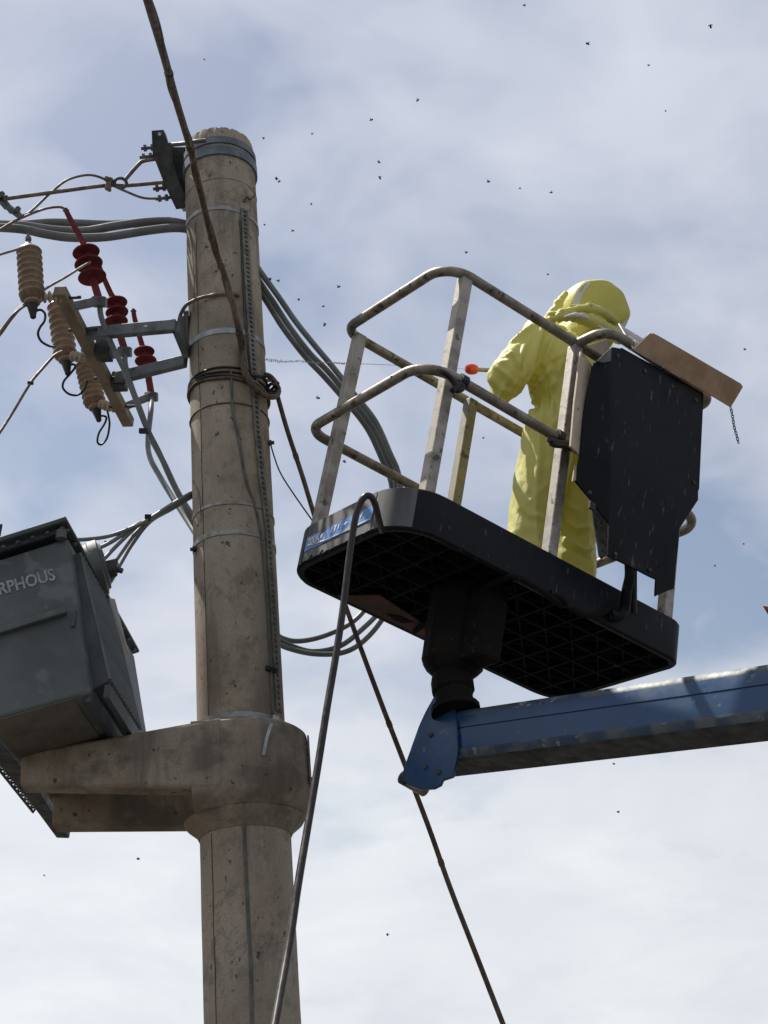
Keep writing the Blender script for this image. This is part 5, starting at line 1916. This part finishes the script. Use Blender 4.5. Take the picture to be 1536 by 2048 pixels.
roll([sight(1100, 640, -0.03), sight(1110, 622, -0.06), sight(1120, 602, -0.07), sight(1132, 586, -0.07)], [0.03, 0.024, 0.018, 0.012], 'neck_fold')
roll([sight(1098, 628, -0.08), sight(1125, 625, -0.13), sight(1160, 618, -0.16), sight(1195, 620, -0.165), sight(1222, 634, -0.14), sight(1240, 650, -0.10)], [0.010, 0.015, 0.018, 0.02, 0.018, 0.012], 'neck_fold')
roll([sight(1138, 612, -0.14), sight(1165, 613, -0.162), sight(1182, 611, -0.17), sight(1200, 616, -0.165)], [0.006, 0.010, 0.012, 0.006], 'neck_fold')
roll([sight(1098, 640, -0.07), sight(1120, 634, -0.12), sight(1150, 634, -0.15), sight(1185, 644, -0.155), sight(1215, 662, -0.13), sight(1240, 676, -0.08)], [0.016, 0.02, 0.026, 0.03, 0.034, 0.032], 'neck_fold')
roll([sight(1178, 607, -0.175), sight(1181, 612, -0.185)], [0.010, 0.008], 'neck_knot')
roll([sight(1128, 634, -0.155), sight(1150, 630, -0.178), sight(1168, 633, -0.182), sight(1176, 638, -0.18)], [0.004, 0.010, 0.010, 0.006], 'collar_tape', 'trim')
roll([sight(1196, 652, -0.178), sight(1215, 662, -0.168), sight(1236, 668, -0.13)], [0.004, 0.009, 0.005], 'collar_tape', 'trim')
# veil on the far side of the hood
mb = MB()
mb.lathe(hc - bax * 0.165, -bax, [(-0.02, 0.085), (0.005, 0.07), (0.012, 0.03)], 24)
pmesh(mb, 'veil', 'veil')


def glove(base, dirv, upv, name):               # palm with four fingers and a thumb curled about the lance
    base, d, u_ = V(base), V(dirv).normalized(), V(upv).normalized()
    s_ = d.cross(u_).normalized()
    mb = MB()
    mb.ball(base + d * 0.035, 1, 14, (d * 0.05, s_ * 0.042, u_ * 0.018))
    for k, ln in enumerate((0.030, 0.034, 0.032, 0.026)):
        o = base + d * 0.075 + s_ * (0.03 - 0.02 * k)
        pts_ = [o - d * 0.01, o + d * ln * 0.8, o + d * (ln * 0.95) - u_ * 0.022, o + d * (ln * 0.4) - u_ * 0.04, o - u_ * 0.036]
        mb.tube(cr(pts_, 4), [0.0105 - 0.0003 * i / 2 for i in range(17)], 8)
    o = base + d * 0.03 + s_ * 0.038
    mb.tube(cr([o, o + d * 0.025 + s_ * 0.012 - u_ * 0.012, o + d * 0.045 + s_ * 0.0 - u_ * 0.034, o + d * 0.045 - s_ * 0.02 - u_ * 0.04], 4), 0.0115, 8)
    pmesh(mb, name, 'glove')


glove(han + V((0.03, -0.055, 0.022)), (-.1, 1, 0), (0, 0, 1), 'glove')
glove(V((0.155, 0.20, han.z + 0.024)), (-.45, 1, 0), (0, 0, 1), 'glove')
for f in (fl_, fr_):
    mb = MB()
    mb.ball(f + V((0, 0.06, -0.045)), 1, 16, (V((0.062, 0, 0)), V((0, 0.15, 0)), V((0, 0, 0.055))))
    pmesh(mb, 'boot', 'boot')

# spray lance, its nozzle and the jet of water
la = thing('spray_lance', 'steel spray lance with a red nozzle pointing at the pole', 'spray lance', loc=L2(*han))
n3_, h3_ = L2(*nozz), L2(*han)
ld = (n3_ - h3_).normalized()
tail = h3_ - ld * 0.42
MB().cyl(n3_ + (-ld) * 0.02, tail, 0.0095, 14).build('tube', 'lance', la, smooth=40)
MB().lathe(n3_ - ld * 0.055, ld, [(0, 0.014), (0.006, 0.021), (0.022, 0.024), (0.040, 0.0235), (0.052, 0.019), (0.057, 0.010)], 20).build('nozzle', 'nozzle', la, smooth=40)
MB().bar(tail + ld * 0.05, tail + ld * 0.02 - bw_ * 0.12, 0.025, 0.035, ld).build('grip', 'blackcable', la, bevel=0.006)

jt = on_pole(526, 722, 0.01)
a = n3_ + ld * 0.005
rng = random.Random(4)
wj = thing('water_jet', 'thin white jet of water shot from the red nozzle to the pole', 'water jet', loc=a)
K = 60
pts, rad = [], []
for k in range(K + 1):
    t = k / K
    p = a.lerp(jt, t) + V((0, 0, 0.020 * math.sin(math.pi * t))) * 0.3
    p += UC * (0.0035 * noise.noise(V((k * 0.6, 0, 0))) * t)
    pts.append(p)
    rad.append(0.0013 + 0.0016 * t + 0.0008 * noise.noise(V((k * 0.9, 4, 0))))
MB().tube(pts[:40], [r_ * 0.8 for r_ in rad[:40]], 7).build('stream', 'white', wj, smooth=60)
mb = MB()
for k in range(620):
    t = 0.60 + 0.40 * rng.random()
    p = a.lerp(jt, t) + UC * (0.003 + 0.0022 * math.sin(t * 40) + rng.gauss(0, 0.0030 * (0.3 + (t - 0.6) * 2.2))) + FW * rng.gauss(0, 0.008)
    r_ = rng.uniform(0.0006, 0.0015)
    mb.ball(p, r_, 6, (XC * r_ * rng.uniform(1, 2.5), YC * r_, FW * r_))
o = mb.build('spray', 'water', wj, smooth=60)
o['kind'] = 'stuff'

# ================================================================== bees
bee_px = [(1049, 11), (1421, 52), (1176, 88), (1297, 131), (1331, 222), (408, 119), (836, 200), (742, 240), (624, 268), (527, 277), (757, 324), (759, 355), (553, 358), (559, 363), (976, 363),
          (1040, 377), (1103, 385), (622, 408), (529, 450), (585, 462), (932, 505), (1096, 549), (540, 558), (557, 562), (597, 599), (647, 613), (677, 574), (799, 581), (650, 649), (1490, 699),
          (635, 796), (783, 754), (967, 876), (1487, 1088), (1430, 1132), (1228, 1528), (1237, 1624), (277, 1718), (88, 1751), (775, 1870), (688, 923), (210, 1083)]
BEE_L = ['topmost bee of all, at the upper edge right of the middle',
         'bee nearest the top right corner of the sky', "bee high above the worker's hood, below and right of the topmost bee", 'bee in the upper right sky, upper of two flying right of the hood',
         'bee in the upper right sky, lower of two, below the top corner bee',
         'bee above the pole top, close right of the descending stay cable', "bee flying alone in the sky straight above the basket's left post", 'bee between the pole top and the lone bee over the basket',
         'bee level with the pole top, second away from its right edge',
         'bee closest to the right edge of the pole top bands',
         'upper bee of two one above the other, midway between pole and hood',
         'lower bee of two one above the other, midway between pole and hood', "upper bee of a touching pair right of the pole's upper straps", "lower bee of a touching pair right of the pole's upper straps", 'leftmost bee of a row of three above the guard rails',
         'middle bee of a row of three above the guard rails',
         'rightmost bee of a row of three above the guard rails',
         'bee right of the pole, below the touching pair and farther out', "bee beside the pole's right edge, level with the grey cable bundle at left", 'bee just right of the one beside the pole, level with the cable bundle',
         'bee hovering just above the highest corner of the top guard rail', "bee in the sky just left of the worker's yellow hood", 'bee at the pole edge where the grey cables emerge',
         'bee over the outermost grey cable just where it leaves the pole',
         'bee right above the upper stretch of the grey cable bundle',
         'bee between the grey cable bundle and the left corner of the top rail', "bee farther out above the bundle, left of the top rail's slope", 'bee touching the sloping end of the top guard rail',
         'bee beside the left rail corner, lowest above the spray', "bee far right, flying just above the brown lid's corner", "bee between the pole's wire loop and the left basket post", 'bee seen inside the upper loop of the guard rails', "bee just left of the worker's legs above the tray", 'bee right of the shroud, upper of two near the right edge',
         'bee right of the shroud, lower of two near the right edge',
         'bee right below the blue boom arm',
         'bee lower below the boom, under another bee',
         'bee left of the lower pole, below the concrete bracket',
         'bee at the far lower left of the white sky',
         'bee low between the hanging black hose and the guy cable',
         'bee seen between the left basket post and the grey bundle',
         'bee beside the fan of low voltage cables above the oil drum']
mb = MB()
c = V((0, 0, 0))
mb.ball(c + V((-0.0045, 0, -0.0005)), 1, 10, (V((0.0062, 0, 0)), V((0, 0.0042, 0)), V((0, 0, 0.0042))))
mb.ball(c + V((0.0025, 0, 0.0)), 1, 8, (V((0.0044, 0, 0)), V((0, 0.0042, 0)), V((0, 0, 0.0042))))
mb.ball(c + V((0.0068, 0, -0.0006)), 1, 8, (V((0.0019, 0, 0)), V((0, 0.0023, 0)), V((0, 0, 0.002))))
for s_ in (-1, 1):
    w0 = c + V((0.0025, 0.002 * s_, 0.0028))
    mb.add([w0, w0 + V((0.002, 0.004 * s_, 0.001)), w0 + V((-0.001, 0.007 * s_, 0.002)), w0 + V((-0.005, 0.005 * s_, 0.001))], [(0, 1, 2, 3)])
    for q in (-0.001, 0.002, 0.004):
        mb.tube([c + V((q, 0.0015 * s_, -0.0025)), c + V((q - 0.0015, 0.003 * s_, -0.006))], 0.0004, 4)
b0_ = mb.build('bee', 'bee', None, smooth=60)
for i, (x, y) in enumerate(bee_px):
    o = b0_ if i == 0 else b0_.copy()
    if i:
        COL.objects.link(o)
    z = rng.uniform(5.0, 6.4)
    if i in (0, 1, 2, 26, 27, 28, 31, 32, 35, 40):
        z = 5.0
    sc = rng.uniform(0.5, 0.82)
    o.matrix_world = Matrix.Translation(P(x, y, z)) @ Matrix.Rotation(rng.uniform(0, 6.28), 4, 'Z') @ Matrix.Rotation(rng.uniform(-0.6, 0.6), 4, 'Y') @ Matrix.Diagonal((sc, sc, sc, 1))
    tag(o, BEE_L[i], 'bee', 'swarm of bees flying around the pole')

# dry reddish leaf tip reaching in at the right edge
lf = thing('dry_leaf', 'reddish brown leaf tip poking in at the right edge of the view', 'leaf', loc=P(1560, 1230, 2.5))
mb = MB()
A_, B_, C_ = P(1526, 1212, 2.5), P(1600, 1260, 2.5), P(1562, 1216, 2.5)
D_ = P(1550, 1252, 2.51)
M_ = P(1558, 1234, 2.495)
mb.add([A_, C_, B_, D_, M_], [(0, 1, 4), (1, 2, 4), (2, 3, 4), (3, 0, 4)])
mb.add([p + FW * 0.0015 for p in (A_, C_, B_, D_, M_)], [(0, 4, 1), (1, 4, 2), (2, 4, 3), (3, 4, 0)])
mb.build('blade', 'leaf', lf, smooth=60)
MB().tube([B_, P(1660, 1300, 2.5), P(1760, 1320, 2.55)], 0.0018, 6).build('stalk', 'rust', lf, smooth=60)
